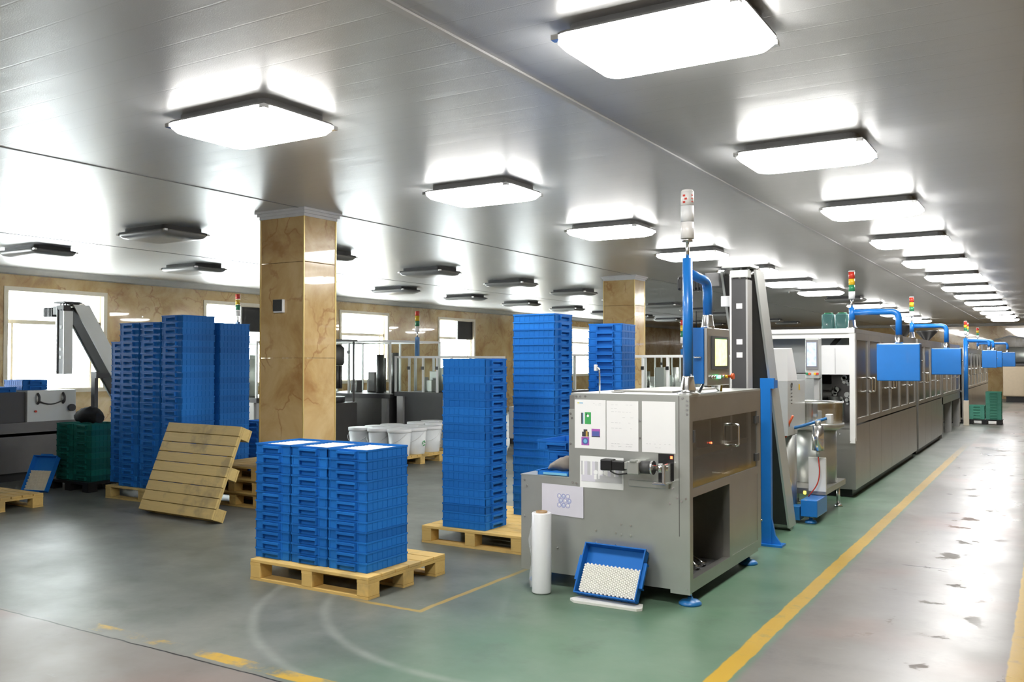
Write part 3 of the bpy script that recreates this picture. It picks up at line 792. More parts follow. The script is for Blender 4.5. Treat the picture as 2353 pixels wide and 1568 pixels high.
# ------------------------------------------------------------------ things leaning on or standing before the steel machine
t = thing('film_roll', 'white roll of stretch film standing on end before the steel machine', 'film roll', (-3.05, 5.41, 0))
MB().lathe((-3.05, 5.41), [(.066, .004), (.068, .012), (.068, .545), (.064, .552)], 36).build('film', 'film_white', t)
MB().lathe((-3.05, 5.41), [(.040, 0), (.040, .562), (.034, .562), (.034, .54)], 28).build('core', 'cardboard', t)
m = MB(); q = []
for k in range(9):
    z = .03 + .055 * k; q.append([(-3.113 - .022 - .012 * math.sin(k * 1.3), 5.40 + .008 * math.sin(k), z), (-3.108, 5.425, z), (-3.108, 5.423, z), (-3.113 - .022 - .012 * math.sin(k * 1.3), 5.397 + .008 * math.sin(k), z)])
m.loft(q); m.build('loose_film', 'stretch_film', t)
o = MB().prism([(-2.79, 5.335), (-2.74, 5.29), (-2.30, 5.31), (-2.275, 5.345), (-2.31, 5.44), (-2.75, 5.43)], 'z', .001, .017).build('foam_board', 'foam_white', loc=(-2.53, 5.40, .001))
tag(o, 'white foam board on the floor under the leaning blue crate', 'foam board')
# tilted crate: its open top faces the camera
tilt = R(60)
lc = put_crate((0, 0, 0), 0, 'open blue crate full of white caps leaning against the steel machine', 'leaning crates')
def lean_crate(o, cx, y0, z0, yaw):
    # crate's long side lies along x, base plane tipped back, opening towards -y
    A = Matrix.Rotation(R(90), 4, 'Z')
    B = Matrix.Rotation(tilt, 4, 'X')
    C_ = Matrix.Rotation(yaw, 4, 'Z')
    # lowest edge of the rotated crate must touch z0
    L_ = C_ @ B @ A
    o.rotation_mode = 'XYZ'; o.rotation_euler = L_.to_euler(); o.location = (cx, y0, z0 + CW / 2 * math.sin(tilt))
    return Matrix.Translation(o.location) @ L_
Lm = lean_crate(lc, -2.548, 5.497, .0195, R(-1.5))

o = fill(-.162, .045, -.212, .212, .006, .046, .0085).build('plastic_cap', 'pellet', loc=(0, 0, 0))
o.location = lc.location; o.rotation_euler = lc.rotation_euler
tag(o, 'white plastic caps packed in the crate leaning on the steel machine', 'caps', None, 'stuff')

# ------------------------------------------------------------------ inclined elevator conveyors
def conveyor(name, label, ox, oy, chute_z, post, k=.452, head='light_panel', edge='grey_frame'):
    """world coordinates of the near one, shifted by ox, oy"""
    t = thing(name, label, 'conveyor', (-2.29 + ox, 8.3 + oy, 0))
    def Y(z, w): return 7.549 + oy + (2.37 - z) * k + w           # centre line leans towards the camera going up
    def bar(x0, x1, a0, a1, z0, z1):
        return MB().prism([(Y(z0, a0), z0), (Y(z0, a1), z0), (Y(z1, a1), z1), (Y(z1, a0), z1)], 'x', x0 + ox, x1 + ox)
    m = bar(-2.165, -2.145, -.07, .17, .03, 2.37); m.build('side_panel', 'light_panel', t)
    m = bar(-2.455, -2.435, -.07, .17, .03, 2.37); m.build('side_panel', 'light_panel', t)
    bar(-2.434, -2.166, -.055, -.035, .06, 2.33).build('belt', 'belt', t)
    bar(-2.434, -2.166, .10, .12, .06, 2.33).build('belt', 'belt', t)
    m = MB()
    for z in (.06, 2.33): m.tube([(-2.45 + ox, Y(z, .04), z), (-2.15 + ox, Y(z, .04), z)], .065, 16)
    each(m, 'roller', 'steel_dull', t)
    m = MB()
    for k in range(9):
        z = .25 + .25 * k; m.tube([(-2.145 + ox, Y(z, .05), z), (-2.139 + ox, Y(z, .05), z)], .010, 10)
    each(m, 'bolt', 'steel_bright', t)
    c = MB().box(-2.32 + ox, -2.20 + ox, 7.37 + oy, 7.50 + oy, chute_z, 2.30).build('chute', 'dark_grey', t)
    MB().box(-2.332 + ox, -2.3205 + ox, 7.355 + oy, 7.50 + oy, chute_z, 2.33).build('edge_strip', 'white_frame', c)
    MB().box(-2.1995 + ox, -2.185 + ox, 7.37 + oy, 7.50 + oy, chute_z, 2.28).build('edge_plate', edge, c)
    for z in (2.06, 1.76, 1.65): MB().box(-2.28 + ox, -2.23 + ox, 7.367 + oy, 7.3695 + oy, z - .022, z + .022).build('sticker', 'paper', c)
    m = MB(); m.box(-2.40 + ox, -2.16 + ox, 7.36 + oy, 7.62 + oy, 2.385, 2.41)
    for x in (-2.32, -2.25, -2.19): m.tube([(x + ox, 7.37 + oy, 2.29), (x + ox, 7.42 + oy, 2.40)], .010, 8)
    m.box(-2.33 + ox, -2.18 + ox, 7.36 + oy, 7.46 + oy, 2.30, 2.36)
    m.build('head_cover', head, t)
    m = MB().bbox(-2.58 + ox, -2.457 + ox, 7.45 + oy, 7.60 + oy, 2.24, 2.36, .006, 1); hm = m.build('gearbox', 'mid_grey', t)
    m = MB().bbox(-2.84 + ox, -2.582 + ox, 7.46 + oy, 7.60 + oy, 2.22, 2.34, .02, 2)
    for k in range(7): m.box(-2.80 + .03 * k + ox, -2.79 + .03 * k + ox, 7.452 + oy, 7.608 + oy, 2.215, 2.345)
    m.build('motor', 'black_plastic', hm)
    m = MB().bbox(-2.42 + ox, -2.333 + ox, 7.39 + oy, 7.45 + oy, 2.06, 2.15, .004, 1); m.build('sensor', 'white_plastic', t)
    m = MB(); m.box(-2.46 + ox, -2.14 + ox, Y(0, -.12), Y(0, .24), 0, .028); m.build('base_plate', 'dark_grey', t)
    p = MB(); x = -2.20 + ox; y = 7.79 + oy
    p.box(x, x + .085, y, y + .05, .018, 1.36); p.box(x - .004, x + .115, y, y + .05, 1.36, 1.45)
    p.prism([(x + .085, .018), (x + .165, .018), (x + .115, .09), (x + .085, .24)], 'y', y + .01, y + .04)
    p.box(x - .02, x + .185, y - .04, y + .10, 0, .018)
    p.box(x + .02, x + .09, y + .05, y + .22, 1.36, 1.43)
    p.build('support_post', post, t)
    return t
conveyor('elevator_conveyor', 'steep elevator conveyor on a blue post behind the steel machine', 0, 0, .40, 'blue_paint')
conveyor('elevator_conveyor', 'steep dark elevator conveyor before the large left window', -9.30, -.18, 1.42, 'dark_grey', .60, 'dark_grey', 'light_panel')

# ------------------------------------------------------------------ feeder standing between the conveyor and the cabinets
t = thing('bowl_feeder', 'stainless bowl feeder with drum, hopper and blue base beside the conveyor', 'feeder', (-2.3, 9.7, 0))
MB().prism([(8.95, 1.40), (8.95, 1.72), (9.13, 1.73), (9.33, 1.44), (9.33, 1.40)], 'x', -2.62, -2.26).build('hopper', 'white_frame', t)
h = MB().prism([(8.95, .86), (8.95, 1.399), (9.33, 1.399), (9.33, .86)], 'x', -2.62, -2.26).build('hopper_body', 'light_panel', t)
m = MB()
def ring(y, z): m.tube([(-2.259, y + .028 * math.cos(a), z + .022 * math.sin(a)) for a in [2 * math.pi * k / 16 for k in range(17)]], .006, 6)
ring(9.10, 1.36)
for k in range(5): m.box(-2.26, -2.2575, 9.07 + .008 * (k % 2), 9.125, 1.31 - .035 * k, 1.318 - .035 * k)
m.build('lettering', 'dark_grey', h)
MB().box(-2.55, -2.27, 9.36, 9.70, .90, 1.40).build('control_cabinet', 'light_panel', t)
MB().box(-2.2695, -2.267, 9.43, 9.48, 1.30, 1.36).build('warning_label', 'lens_yellow', t)
MB().lathe((-2.24, 10.02), [(.24, .86), (.30, .90), (.30, .935)], 36).build('bowl', 'steel', t)
gm = MB(); n = 40; P0 = [(-2.24 + .29 * math.cos(2 * math.pi * k / n), 10.02 + .29 * math.sin(2 * math.pi * k / n)) for k in range(n)]
for a, b in zip(P0, P0[1:] + P0[:1]):
    f = gm.bm.faces.new([gm.bm.verts.new(p) for p in ((a[0], a[1], .936), (b[0], b[1], .936), (b[0], b[1], 1.15), (a[0], a[1], 1.15))])
gm.build('guard', 'acrylic', t)
m = MB(); m.tube([(x, y, 1.155) for x, y in P0 + P0[:1]], .009, 8); m.build('guard_rim', 'steel_bright', t)
MB().cyl((-2.24, 10.02), .22, .30, .86, 32).build('drum', 'steel', t)
MB().box(-2.55, -2.0, 9.40, 10.40, .24, .298).build('table', 'steel_dull', t)
m = MB()
for x, y in ((-2.50, 9.45), (-2.06, 10.30), (-2.50, 10.30)): m.cyl((x, y), .02, .03, .24, 12); m.cyl((x, y), .05, 0, .03, 16, .03)
each(m, 'leg', 'steel_bright', t)
MB().cyl((-2.36, 9.22), .115, .05, .855, 26).build('column', 'steel', t)
MB().box(-2.16, -1.99, 9.36, 9.395, .28, .62).build('motor_panel', 'white_frame', t)
m = MB().cyl((-2.05, 9.30), .058, .70, .95, 24); f_ = m.build('filter', 'steel_bright', t)
MB().cyl((-2.05, 9.30), .03, .951, 1.0, 14).cyl((-2.05, 9.30), .02, .64, .699, 12).build('fitting', 'steel', f_)
MB().tube(round_path([(-2.05, 9.30, .64), (-2.03, 9.28, .48), (-2.05, 9.27, .36), (-2.14, 9.26, .235)], .06), .006, 8).build('hose', 'lens_red', t)
MB().tube(round_path([(-2.36, 9.20, .90), (-2.20, 9.22, .94), (-1.98, 9.36, 1.02)], .06), .016, 8).build('air_pipe', 'blue_foot', t)
MB().bbox(-2.00, -1.94, 9.40, 9.50, .96, 1.06, .006, 1).build('regulator', 'white_frame', t)
MB().tube([(-2.30, 9.02, .84), (-2.26, 9.00, .98), (-2.22, 8.99, 1.06)], .011, 8).build('orange_hose', 'orange_paint', t)
bb = MB().bbox(-2.16, -2.0, 9.02, 9.46, .07, .235, .008).build('base_block', 'blue_paint', t)
foot(t, -2.08, 9.10, .07, 'blue_foot', .06)
MB().box(-2.44, -2.17, 9.02, 9.2, .03, .16).build('drive_box', 'blue_foot', t)
MB().tube([(-2.14, 9.07, .30), (-2.12, 9.07, .30)], .016, 12).build('lamp', 'led_yellow', t)
t = thing('touch_panel', 'grey touch panel with blue screen on a stand beside the feeder', 'control panel', (-2.33, 10.55, .90))
MB().box(-2.36, -2.30, 10.52, 10.58, .30, 1.42).build('stand', 'grey_frame', t)
MB().bbox(-2.44, -2.29, 10.46, 10.60, 1.40, 1.86, .006, 1).build('housing', 'light_panel', t)
MB().box(-2.43, -2.295, 10.448, 10.46, 1.50, 1.84).build('bezel', 'mid_grey', t)
MB().box(-2.418, -2.315, 10.444, 10.448, 1.54, 1.81).build('screen', 'screen_blue', t)
for x, mt in ((-2.42, 'lens_green'), (-2.39, 'orange_paint'), (-2.33, 'lens_yellow'), (-2.305, 'lens_red')):
    MB().tube([(x, 10.46, 1.455), (x, 10.435, 1.455)], .014, 12).build('button', mt, t)
MB().box(-2.5, -2.2, 10.45, 10.65, .27, .30).build('base', 'grey_frame', t)
m = MB(); m.cyl((-2.33, 10.55), .05, 0, .27, 14); m.build('pedestal', 'grey_frame', t)

# ------------------------------------------------------------------ cabinet line along the aisle
def cabinet(label, y0, y1, n, z0, zt, low, front):
    t = thing('machine_cabinet', label, 'machine', (-2.7, (y0 + y1) / 2, 0), group='steel cabinets along the aisle')
    x0, x1 = -3.4, -2.0
    m = MB(); m.box(x0, x1, y0, y1, zt - .05, zt); m.build('roof', 'steel_dull', t)
    m = MB(); s = .06
    for y in (y0, y1 - s):
        for x in (x0, x1 - s): m.box(x, x + s, y, y + s, z0, .66 if front and y == y0 else zt - .051)
    for x in (x0, x1 - s): m.box(x, x + s, y0 + s, y1 - s, zt - .06, zt - .051)
    m.box(x0 + s, x1 - s, y0, y0 + s, z0, z0 + .04); m.box(x0 + s, x1 - s, y1 - s, y1, zt - .11, zt - .051)
    m.build('frame', 'steel_dull', t)
    m = MB(); m.box(x0 + s, x1 - s, y0, y0 + s, zt - .11, zt - .051)
    if front:
        for x in (x0, x1 - s): m.box(x, x + s, y0 - .012, y0 + s, .661, zt - .051)
        m.box(x0, x1, y0 - .02, y0 + .02, zt - .05, zt + .002)
    m.build('end_frame', 'white_frame' if front else 'steel_dull', t)
    m = MB(); m.box(x0, x0 + .02, y0 + s, y1 - s, z0, zt - .051); m.box(x0 + s, x1 - s, y1 - .03, y1, z0, zt - .051); m.box(x0 + .02, x1 - .03, y0 + s, y1 - s, .80, .84)
    if not low: m.box(x0 + .02, x1 - .03, y0 + s, y1 - s, z0, .12)
    m.build('shell', 'steel_dull', t)
    w = (y1 - y0 - 2 * s) / n
    for k in range(n):
        a = y0 + s + w * k; b = a + w
        d = MB(); X = x1 - .03
        d.box(X, x1, a + .004, a + .07, .86, zt - .06); d.box(X, x1, b - .07, b - .004, .86, zt - .06); d.box(X, x1, a + .07, b - .07, .86, .92); d.box(X, x1, a + .07, b - .07, zt - .13, zt - .06)
        d = d.build('door', 'steel_dull', t)
        MB().box(X + .008, X + .016, a + .07, b - .07, .92, zt - .13).build('pane', 'smoked_pane', d)
        hy = a + (.12 if k % 2 else w - .12)
        MB().tube(round_path([(x1, hy, 1.385), (x1 + .05, hy, 1.385), (x1 + .05, hy, 1.215), (x1, hy, 1.215)], .02), .010, 8).build('handle', 'steel_bright', d)
        if not low: MB().box(X, x1, a + .004, b - .004, z0, .84).build('lower_panel', 'steel_dull', t)
    if low:
        m = MB()
        for k in range(n // 2 + 1):
            y = y0 + s / 2 + (y1 - y0 - s) * k / (n // 2)
            m.box(x1 - .16, x1 - .02, y - .05, y + .05, 0.0, .80)
        each(m, 'leg', 'grey_frame', t)
        MB().box(x1 - .03, x1, y0, y1, .70, .855).build('apron', 'steel_dull', t)
    else:
        m = MB(); m.box(x0 + .1, x1 - .06, y0 + .1, y1 - .1, 0, z0 - .001); m.build('plinth', 'black_plastic', t)
    # works inside, seen through the panes and the open end
    m = MB(); yy = y0 + .35
    while yy < y1 - .4:
        x = random.uniform(-2.9, -2.4); m.bbox(x - .2, x + .2, yy, yy + .25, .84, random.uniform(1.0, 1.5), .01, 1); m.cyl((x + .1, yy + .42), .07, .84, random.uniform(1.1, 1.6), 14); yy += .75
    each(m, 'fixture', 'steel', t)
    if front:
        MB().box(x0 + s, x1 - s, y0 + .55, y0 + .56, 1.45, zt - .07).build('inner_panel', 'steel', t)
        MB().box(x0 + s, -2.46, y0 + .40, y0 + .41, .85, 1.44).build('inner_panel', 'steel', t)
        MB().box(-2.43, x1 - s, y0 - .012, y0, 1.44, 1.785).build('white_panel', 'white_plastic', t)
        MB().box(-2.222, -2.218, y0 - .014, y0 - .012, 1.45, 1.75).build('panel_joint', 'mid_grey', t)
        MB().box(-2.45, x1 - s, y0 + .9, y0 + .93, .84, 1.44).build('divider', 'steel_dark', t)
        m = MB()
        for k in range(26): 
            x, z = random.uniform(-2.42, -2.1), random.uniform(1.0, 1.4); m.tube([(x, y0 + .9, z), (x, y0 + .84, z)], random.uniform(.012, .035), 10)
        each(m, 'fitting', 'steel', t)
        MB().box(x0, x1, y0 - .004, y0, z0, .80).build('end_panel', 'steel_dull', t)
        MB().prism([(-2.06, .64), (-2.0, .64), (-2.0, .70), (-2.04, .68)], 'y', y0 - .03, y0 - .004).build('corner_foot', 'white_frame', t)
        m = MB(); m.tube([(-2.2, y0 + .3, 1.92), (-2.32, y0 + .28, 1.78)], .028, 12); m.build('spindle', 'dark_grey', t)
    return t
cabinet('nearest long steel cabinet with glazed doors behind the feeder', 11.0, 16.35, 6, .10, 1.98, False, True)
cabinet('second steel cabinet with panels to the floor beyond the first one', 16.6, 20.3, 4, .10, 1.98, False, False)
cabinet('third steel cabinet standing on legs over green crates', 20.45, 24.4, 4, .10, 1.98, True, False)
cabinet('farthest long steel cabinet beside the green crate stacks', 25.6, 35.0, 8, .10, 1.95, False, False)

def pendant(label, x, y, top, reach, bx, bz, segs, base_z, floor=False, depth=.16, box_h=.43):
    t = thing('control_post', label, 'control post', (x, y, base_z))
    if floor:
        MB().bbox(x - .06, x + .06, y - .06, y + .06, 0, .62, .004, 1).build('base', 'cream_trim', t)
        MB().cyl((x, y), .05, .621, top, 18).build('pole', 'blue_paint', t)
    else:
        MB().lathe((x, y), [(.06, base_z), (.06, base_z + .012), (.045, base_z + .02), (.036, base_z + .10)], 20).build('base_collar', 'steel_bright', t)
        MB().cyl((x, y), .034, base_z + .101, top, 18).build('pole', 'blue_paint', t)
    MB().tube(round_path([(x + .03, y, top - .06), (x + reach, y, top - .06), (x + reach, y, bz + box_h + .10)], .09, 8), .036, 16).build('arm', 'blue_paint', t)
    MB().lathe((x + reach, y), [(.05, bz + box_h), (.046, bz + box_h + .02), (.038, bz + box_h + .10)], 18).build('arm_collar', 'steel_bright', t)
    b = MB().bbox(x + reach - bx / 2, x + reach + bx / 2, y - depth / 2, y + depth / 2, bz, bz + box_h, .012, 2).build('control_box', 'blue_paint', t)
    MB().bbox(x + reach - bx / 2 + .02, x + reach + bx / 2 - .02, y + depth / 2, y + depth / 2 + .02, bz + .02, bz + box_h - .02, .004, 1).build('panel', 'steel_dull', b)
    MB().tube([(x + reach + bx / 2, y, bz + .23), (x + reach + bx / 2 + .02, y, bz + .23)], .012, 12).build('latch', 'steel_bright', b)
    m = MB().cyl((x, y), .014, top + .0005, top + .10, 10); sl = m.build('signal_light', 'steel_bright', t)
    z = top + .10
    for h, mat in segs: MB().cyl((x, y), .036, z, z + h - .003, 16).build('lens' if 'lens' in mat else 'cap', mat, sl); z += h
TL = [(.09, 'white_plastic'), (.075, 'lens_green'), (.075, 'lens_yellow'), (.08, 'lens_red'), (.015, 'white_plastic')]
pendant('blue control post with hanging box on the near corner of the first cabinet', -2.04, 11.06, 2.23, .51, .46, 1.37, TL, 1.98)
pendant('blue control post with hanging box at the far end of the first cabinet', -2.04, 16.2, 2.24, .52, .44, 1.375, TL, 1.98)
pendant('blue control post on a white base standing beside the aisle', -1.90, 24.8, 2.16, .52, .32, 1.43, TL, 0, True)
pendant('blue control post with hanging box, nearest on the farthest cabinet', -2.04, 27.2, 2.20, .62, .42, 1.43, TL, 1.95)
pendant('blue control post with hanging box, farthest along the cabinets', -2.04, 31.0, 2.20, .80, .42, 1.43, TL, 1.95)
for k, y in enumerate((18.0, 21.6)):
    t = thing('funnel', '%s black feed funnel on a cabinet roof behind the hanging blue boxes' % ('nearer', 'farther')[k], 'funnel', (-2.42, y, 1.98), group='feed funnels on the cabinets')
    MB().lathe((-2.42, y), [(.05, 1.981), (.05, 2.05), (.22, 2.24), (.22, 2.27), (.20, 2.27), (.06, 2.10)], 24).build('cone', 'black_plastic', t)
    MB().cyl((-2.42, y), .09, 1.9805, 2.0, 20, .06).build('collar', 'steel_bright', t)
for k, x in enumerate((-2.50, -2.33)):
    t = thing('water_jug', '%s teal water jug on the roof of the first cabinet' % ('left', 'right')[k], 'jug', (x, 12.0, 1.98), group='water jugs')
    MB().loft([rrect(x, 12, .15, .15, .03, 1.981), rrect(x, 12, .155, .155, .03, 2.0), rrect(x, 12, .155, .155, .03, 2.19), rrect(x, 12, .135, .135, .03, 2.205)]).build('bottle', 'jug', t)
    MB().cyl((x, 12), .055, 2.2055, 2.222, 14).build('cap', 'lens_green', t)

# ------------------------------------------------------------------ green crates by the cabinets and at the far left
def dark_base(label, x, y, w, l, h=.12):
    t = thing('plastic_pallet', label, 'pallet', (x, y, 0), group='dark plastic pallets')
    m = MB(); m.box(x - w / 2, x + w / 2, y - l / 2, y + l / 2, h - .03, h); m.build('deck', 'black_plastic', t)
    for sx in (-1, 0, 1):
        m = MB()
        for sy in (-1, 0, 1): m.box(x + sx * (w / 2 - .07) - .06, x + sx * (w / 2 - .07) + .06, y + sy * (l / 2 - .07) - .06, y + sy * (l / 2 - .07) + .06, 0, h - .0305)
        each(m, 'foot', 'black_plastic', t)
dark_base('dark plastic pallet behind the big cluster beside the near column', -8.93, 8.43, .50, .60)
for k in range(10):
    put_crate((-8.93, 8.43, .121 + CP * k), 0, 'ribbed blue crate, %s from the bottom of the low stack behind the cluster' % ORD[k], 'crates in the low stack behind the cluster')
GR = make_crate('crate_mint'); GD = make_crate('crate_green'); g_used = {}
def put_green(src, loc, rz, label, group):
    o = src if src.name not in g_used else dup(src, loc, rz)
    g_used[src.name] = 1; o.location = loc; o.rotation_euler = (0, 0, rz); o['label'] = label; o['group'] = group
dark_base('dark plastic pallet under the mint green crates beside the aisle', -1.55, 25.75, .80, .60)
for k in range(5): put_green(GR, (-1.72, 25.75, .121 + CP * k), 0, 'mint green crate, %s from the bottom of the low aisle stack' % ORD[k], 'mint crates beside the aisle')
for k in range(10): put_green(GR, (-1.345, 25.77, .121 + CP * k), 0, 'mint green crate, %s from the bottom of the tall aisle stack' % ORD[k], 'mint crates beside the aisle')
dark_base('dark plastic pallet under the cabinet on legs', -2.72, 22.4, .7, 2.9)
for i in range(3):
    for k in range(6): put_green(GR, (-2.62, 21.3 + 1.05 * i, .121 + CP * k), R(90), 'mint green crate, %s from the bottom of the %s stack under the cabinet' % (ORD[k], ('near', 'middle', 'far')[i]), 'mint crates under the cabinet')
dark_base('dark plastic pallet under the dark green crates at the far left', -10.45, 6.98, .86, .75)
for i in range(2):
    for k in range(10): put_green(GD, (-10.62 + .365 * i, 6.90, .121 + CP * k), 0, 'dark green crate, %s from the bottom of the %s stack by the left machine' % (ORD[k], ('left', 'right')[i]), 'dark green crates by the left machine')
m = MB(); m.loft([[(-10.66 + .44 * k / 8, 6.88 + (.03 + .09 * math.sin(.3 + 2.5 * k / 8)) * math.cos(a) + .012 * math.sin(2 * a + k), .825 + (.03 + .07 * math.sin(.3 + 2.4 * k / 8)) * (1 + math.sin(a)) + .012 * math.sin(3 * a + 1.7 * k)) for a in [2 * math.pi * i / 14 for i in range(14)]] for k in range(9)])
tag(m.build('bag', 'black_cloth', loc=(-10.44, 6.88, .82)), 'crumpled black bag on top of the dark green crates', 'bag')
lc2 = put_crate((0, 0, 0), 0, 'open blue crate with cream caps leaning on the dark green stack', 'leaning crates')
lc2.rotation_euler = (Matrix.Rotation(R(16), 4, 'Z') @ Matrix.Rotation(R(64), 4, 'X')).to_euler(); lc2.location = (-10.62, 6.40, .206)
o = fill(-.158, .158, -.212, .04, .006, .046, .011).build('plastic_cap', 'cream_caps', loc=(0, 0, 0)); o.location = lc2.location; o.rotation_euler = lc2.rotation_euler
tag(o, 'cream caps in the crate leaning on the dark green stack', 'caps', None, 'stuff')

# ------------------------------------------------------------------ machine at the far left
t = thing('packing_machine', 'long dark machine under the left window with a pale control cabinet', 'machine', (-12.8, 6.5, 0))
MB().box(-14.2, -11.75, 4.6, 7.56, .12, .78).build('body', 'steel_dark', t)
MB().box(-14.1, -11.85, 4.7, 7.46, 0, .119).build('plinth', 'black_plastic', t)
c = MB().box(-12.5, -11.76, 6.86, 7.55, .781, 1.20).build('control_cabinet', 'light_panel', t)
m = MB()
for y in (7.0, 7.36): m.tube(round_path([(-11.76, y, 1.16), (-11.72, y, 1.12), (-11.72, y, 1.05), (-11.76, y, 1.02)], .02), .016, 8)
m.tube([(-11.74, 7.0 + .36 * k / 8, 1.06 - .05 * math.sin(math.pi * k / 8)) for k in range(9)], .008, 8)
m.tube([(-11.76, 7.48, .95), (-11.72, 7.48, .95)], .05, 16)
each(m, 'cable', 'dark_grey', c)
MB().tube([(-11.76, 6.97, .92), (-11.74, 6.97, .92)], .015, 10).build('stop_button', 'lens_red', c)
MB().box(-13.2, -11.80, 4.7, 6.85, .781, 1.18).build('hood', 'dark_grey', t)
MB().box(-11.765, -11.75, 4.65, 7.5, .60, .64).build('trim_strip', 'steel', t)
for y, z, w in ((6.24, 1.181, 'on the dark hood, left'), (6.62, 1.181, 'on the dark hood, right'), (7.05, 1.202, 'on the pale cabinet, lower'), (7.05, 1.272, 'on the pale cabinet, upper')):
    put_crate((-12.13, y, z), R(90), 'blue crate %s, at the far left machine' % w, 'blue crates on the left machine')

# ------------------------------------------------------------------ machines beyond the columns
def tower(label, x, y, z0, h, arm=True):
    t = thing('signal_tower', label, 'signal light', (x, y, z0), group='signal towers beyond the columns')
    MB().box(x - .03, x + .03, y - .03, y + .03, z0, z0 + h).build('post', 'blue_foot', t)
    MB().cyl((x, y), .015, z0 + h + .001, z0 + h + .10, 10).build('rod', 'steel_bright', t)
    z = z0 + h + .101
    for hh, mat in ((.11, 'lens_clear'), (.10, 'lens_green'), (.10, 'lens_yellow'), (.09, 'lens_red')): MB().cyl((x, y), .042, z, z + hh - .003, 14).build('lens', mat, t); z += hh
def framed(label, x0, x1, y0, y1, zb, zt, nx, ny, body, dark=True, loc_name='enclosed_machine'):
    t = thing(loc_name, label, 'machine', ((x0 + x1) / 2, (y0 + y1) / 2, 0), group='framed machines beyond the columns')
    MB().box(x0 + .05, x1 - .05, y0 + .05, y1 - .05, .0, zb - .08).build('base', body, t)
    MB().box(x0, x1, y0, y1, zb - .079, zb).build('table', 'dark_grey', t)
    m = MB(); s = .035
    xs = [x0 + (x1 - x0 - s) * k / nx for k in range(nx + 1)]; ys = [y0 + (y1 - y0 - s) * k / ny for k in range(ny + 1)]
    for x in xs:
        for y in (ys[0], ys[-1]): m.box(x, x + s, y, y + s, zb + .001, zt - .04)
    for y in ys[1:-1]:
        for x in (xs[0], xs[-1]): m.box(x, x + s, y, y + s, zb + .001, zt - .04)
    m.box(x0, x1, y0, y0 + s, zt - .0395, zt); m.box(x0, x1, y1 - s, y1, zt - .0395, zt); m.box(x0, x0 + s, y0 + s, y1 - s, zt - .0395, zt); m.box(x1 - s, x1, y0 + s, y1 - s, zt - .0395, zt)
    m.build('frame', 'white_frame', t)
    m = MB(); m.box(x0 + s, x1 - s, y0 + .012, y0 + .017, zb + .01, zt - .045); m.box(x1 - .017, x1 - .012, y0 + s, y1 - s, zb + .01, zt - .045); m.build('pane', 'glass', t)
    m = MB()
    for k in range(3 * nx):
        x = random.uniform(x0 + .2, x1 - .2); y = random.uniform(y0 + .25, y1 - .25); h = random.uniform(.15, (zt - zb) * .8)
        if k % 2: m.cyl((x, y), random.uniform(.04, .10), zb, zb + h, 14)
        else: m.bbox(x - .09, x + .09, y - .08, y + .08, zb, zb + h, .008, 1)
    each(m, 'fixture', 'steel' if not dark else 'steel_dark', t)
    m = MB()
    for x in xs[1:-1]: m.box(x - .01, x + .045, y0 - .012, y0, zt - .25, zt - .19)
    each(m, 'latch', 'black_plastic', t)
    for x in (x0 + .06, x1 - .20):
        MB().box(x, x + .14, y0 - .002, y0 + .05, .0, zb - .081).build('leg', 'grey_frame', t)
    return t
framed('tall glass-fronted machine with dark rotary head just right of the near column', -12.6, -10.55, 13.0, 14.6, .98, 1.99, 2, 2, 'steel_dark')
framed('low glazed enclosure on a dark table behind the white buckets', -10.45, -9.15, 13.0, 14.8, 1.03, 1.69, 4, 3, 'dark_grey', False)
framed('glazed machine half hidden between the two blue crate stacks', -10.0, -9.0, 16.6, 18.4, .95, 1.75, 2, 2, 'bucket_white', False)
framed('glazed machine far behind the stack at the steel machine', -6.4, -4.6, 14.0, 15.2, 1.0, 1.70, 4, 2, 'steel_dark', False)
framed('glazed machine by the windows behind the big crate cluster', -13.6, -11.9, 11.0, 12.3, .95, 1.95, 3, 2, 'bucket_white', False)
framed('glazed machine between the far column and the windows', -9.4, -7.9, 21.0, 23.0, .95, 1.75, 3, 2, 'steel_dark', False)
t = thing('rotary_filler', 'dark rotary filling head beside the near column', 'machine', (-11.35, 12.15, 0))
MB().bbox(-11.75, -10.95, 11.75, 12.55, 0, .85, .02).build('base', 'steel_dark', t)
MB().cyl((-11.35, 12.15), .34, .851, .95, 30).build('turntable', 'dark_grey', t)
MB().cyl((-11.35, 12.15), .10, .951, 1.95, 20).build('shaft', 'dark_grey', t)
MB().lathe((-11.35, 12.15), [(.30, 1.52), (.33, 1.56), (.33, 1.84), (.26, 1.9)], 30).build('head', 'steel_dark', t)
m = MB()
for k in range(12): a = 2 * math.pi * k / 12; m.cyl((-11.35 + .26 * math.cos(a), 12.15 + .26 * math.sin(a)), .035, 1.1, 1.51, 10)
each(m, 'nozzle', 'steel_dark', t)
m = MB(); m.box(-11.75, -10.95, 11.75, 12.55, 1.955, 1.99); m.tube([(-11.0, 11.8, .851), (-11.0, 11.8, 1.954)], .02, 8); m.tube([(-11.0, 12.5, .851), (-11.0, 12.5, 1.954)], .02, 8)
m.build('top_frame', 'mid_grey', t)
tower('signal tower on a blue post before the second window', -12.66, 11.25, 1.951, .36)
tower('signal tower on the low glazed enclosure behind the buckets', -10.38, 13.6, 1.691, .36)
tower('signal tower behind the stack at the steel machine', -5.45, 14.6, 1.701, .10)
tank = thing('white_tank', 'white tank between the lone crate stack and the taller stack', 'tank', (-8.7, 15.0, 0))
MB().bbox(-9.05, -8.45, 14.75, 15.4, .10, .72, .02).build('tank', 'white_plastic', tank)
m = MB()
for x in (-9.0, -8.5):
    for y in (14.8, 15.35): m.box(x - .03, x + .03, y - .03, y + .03, 0, .099)
each(m, 'foot', 'dark_grey', tank)

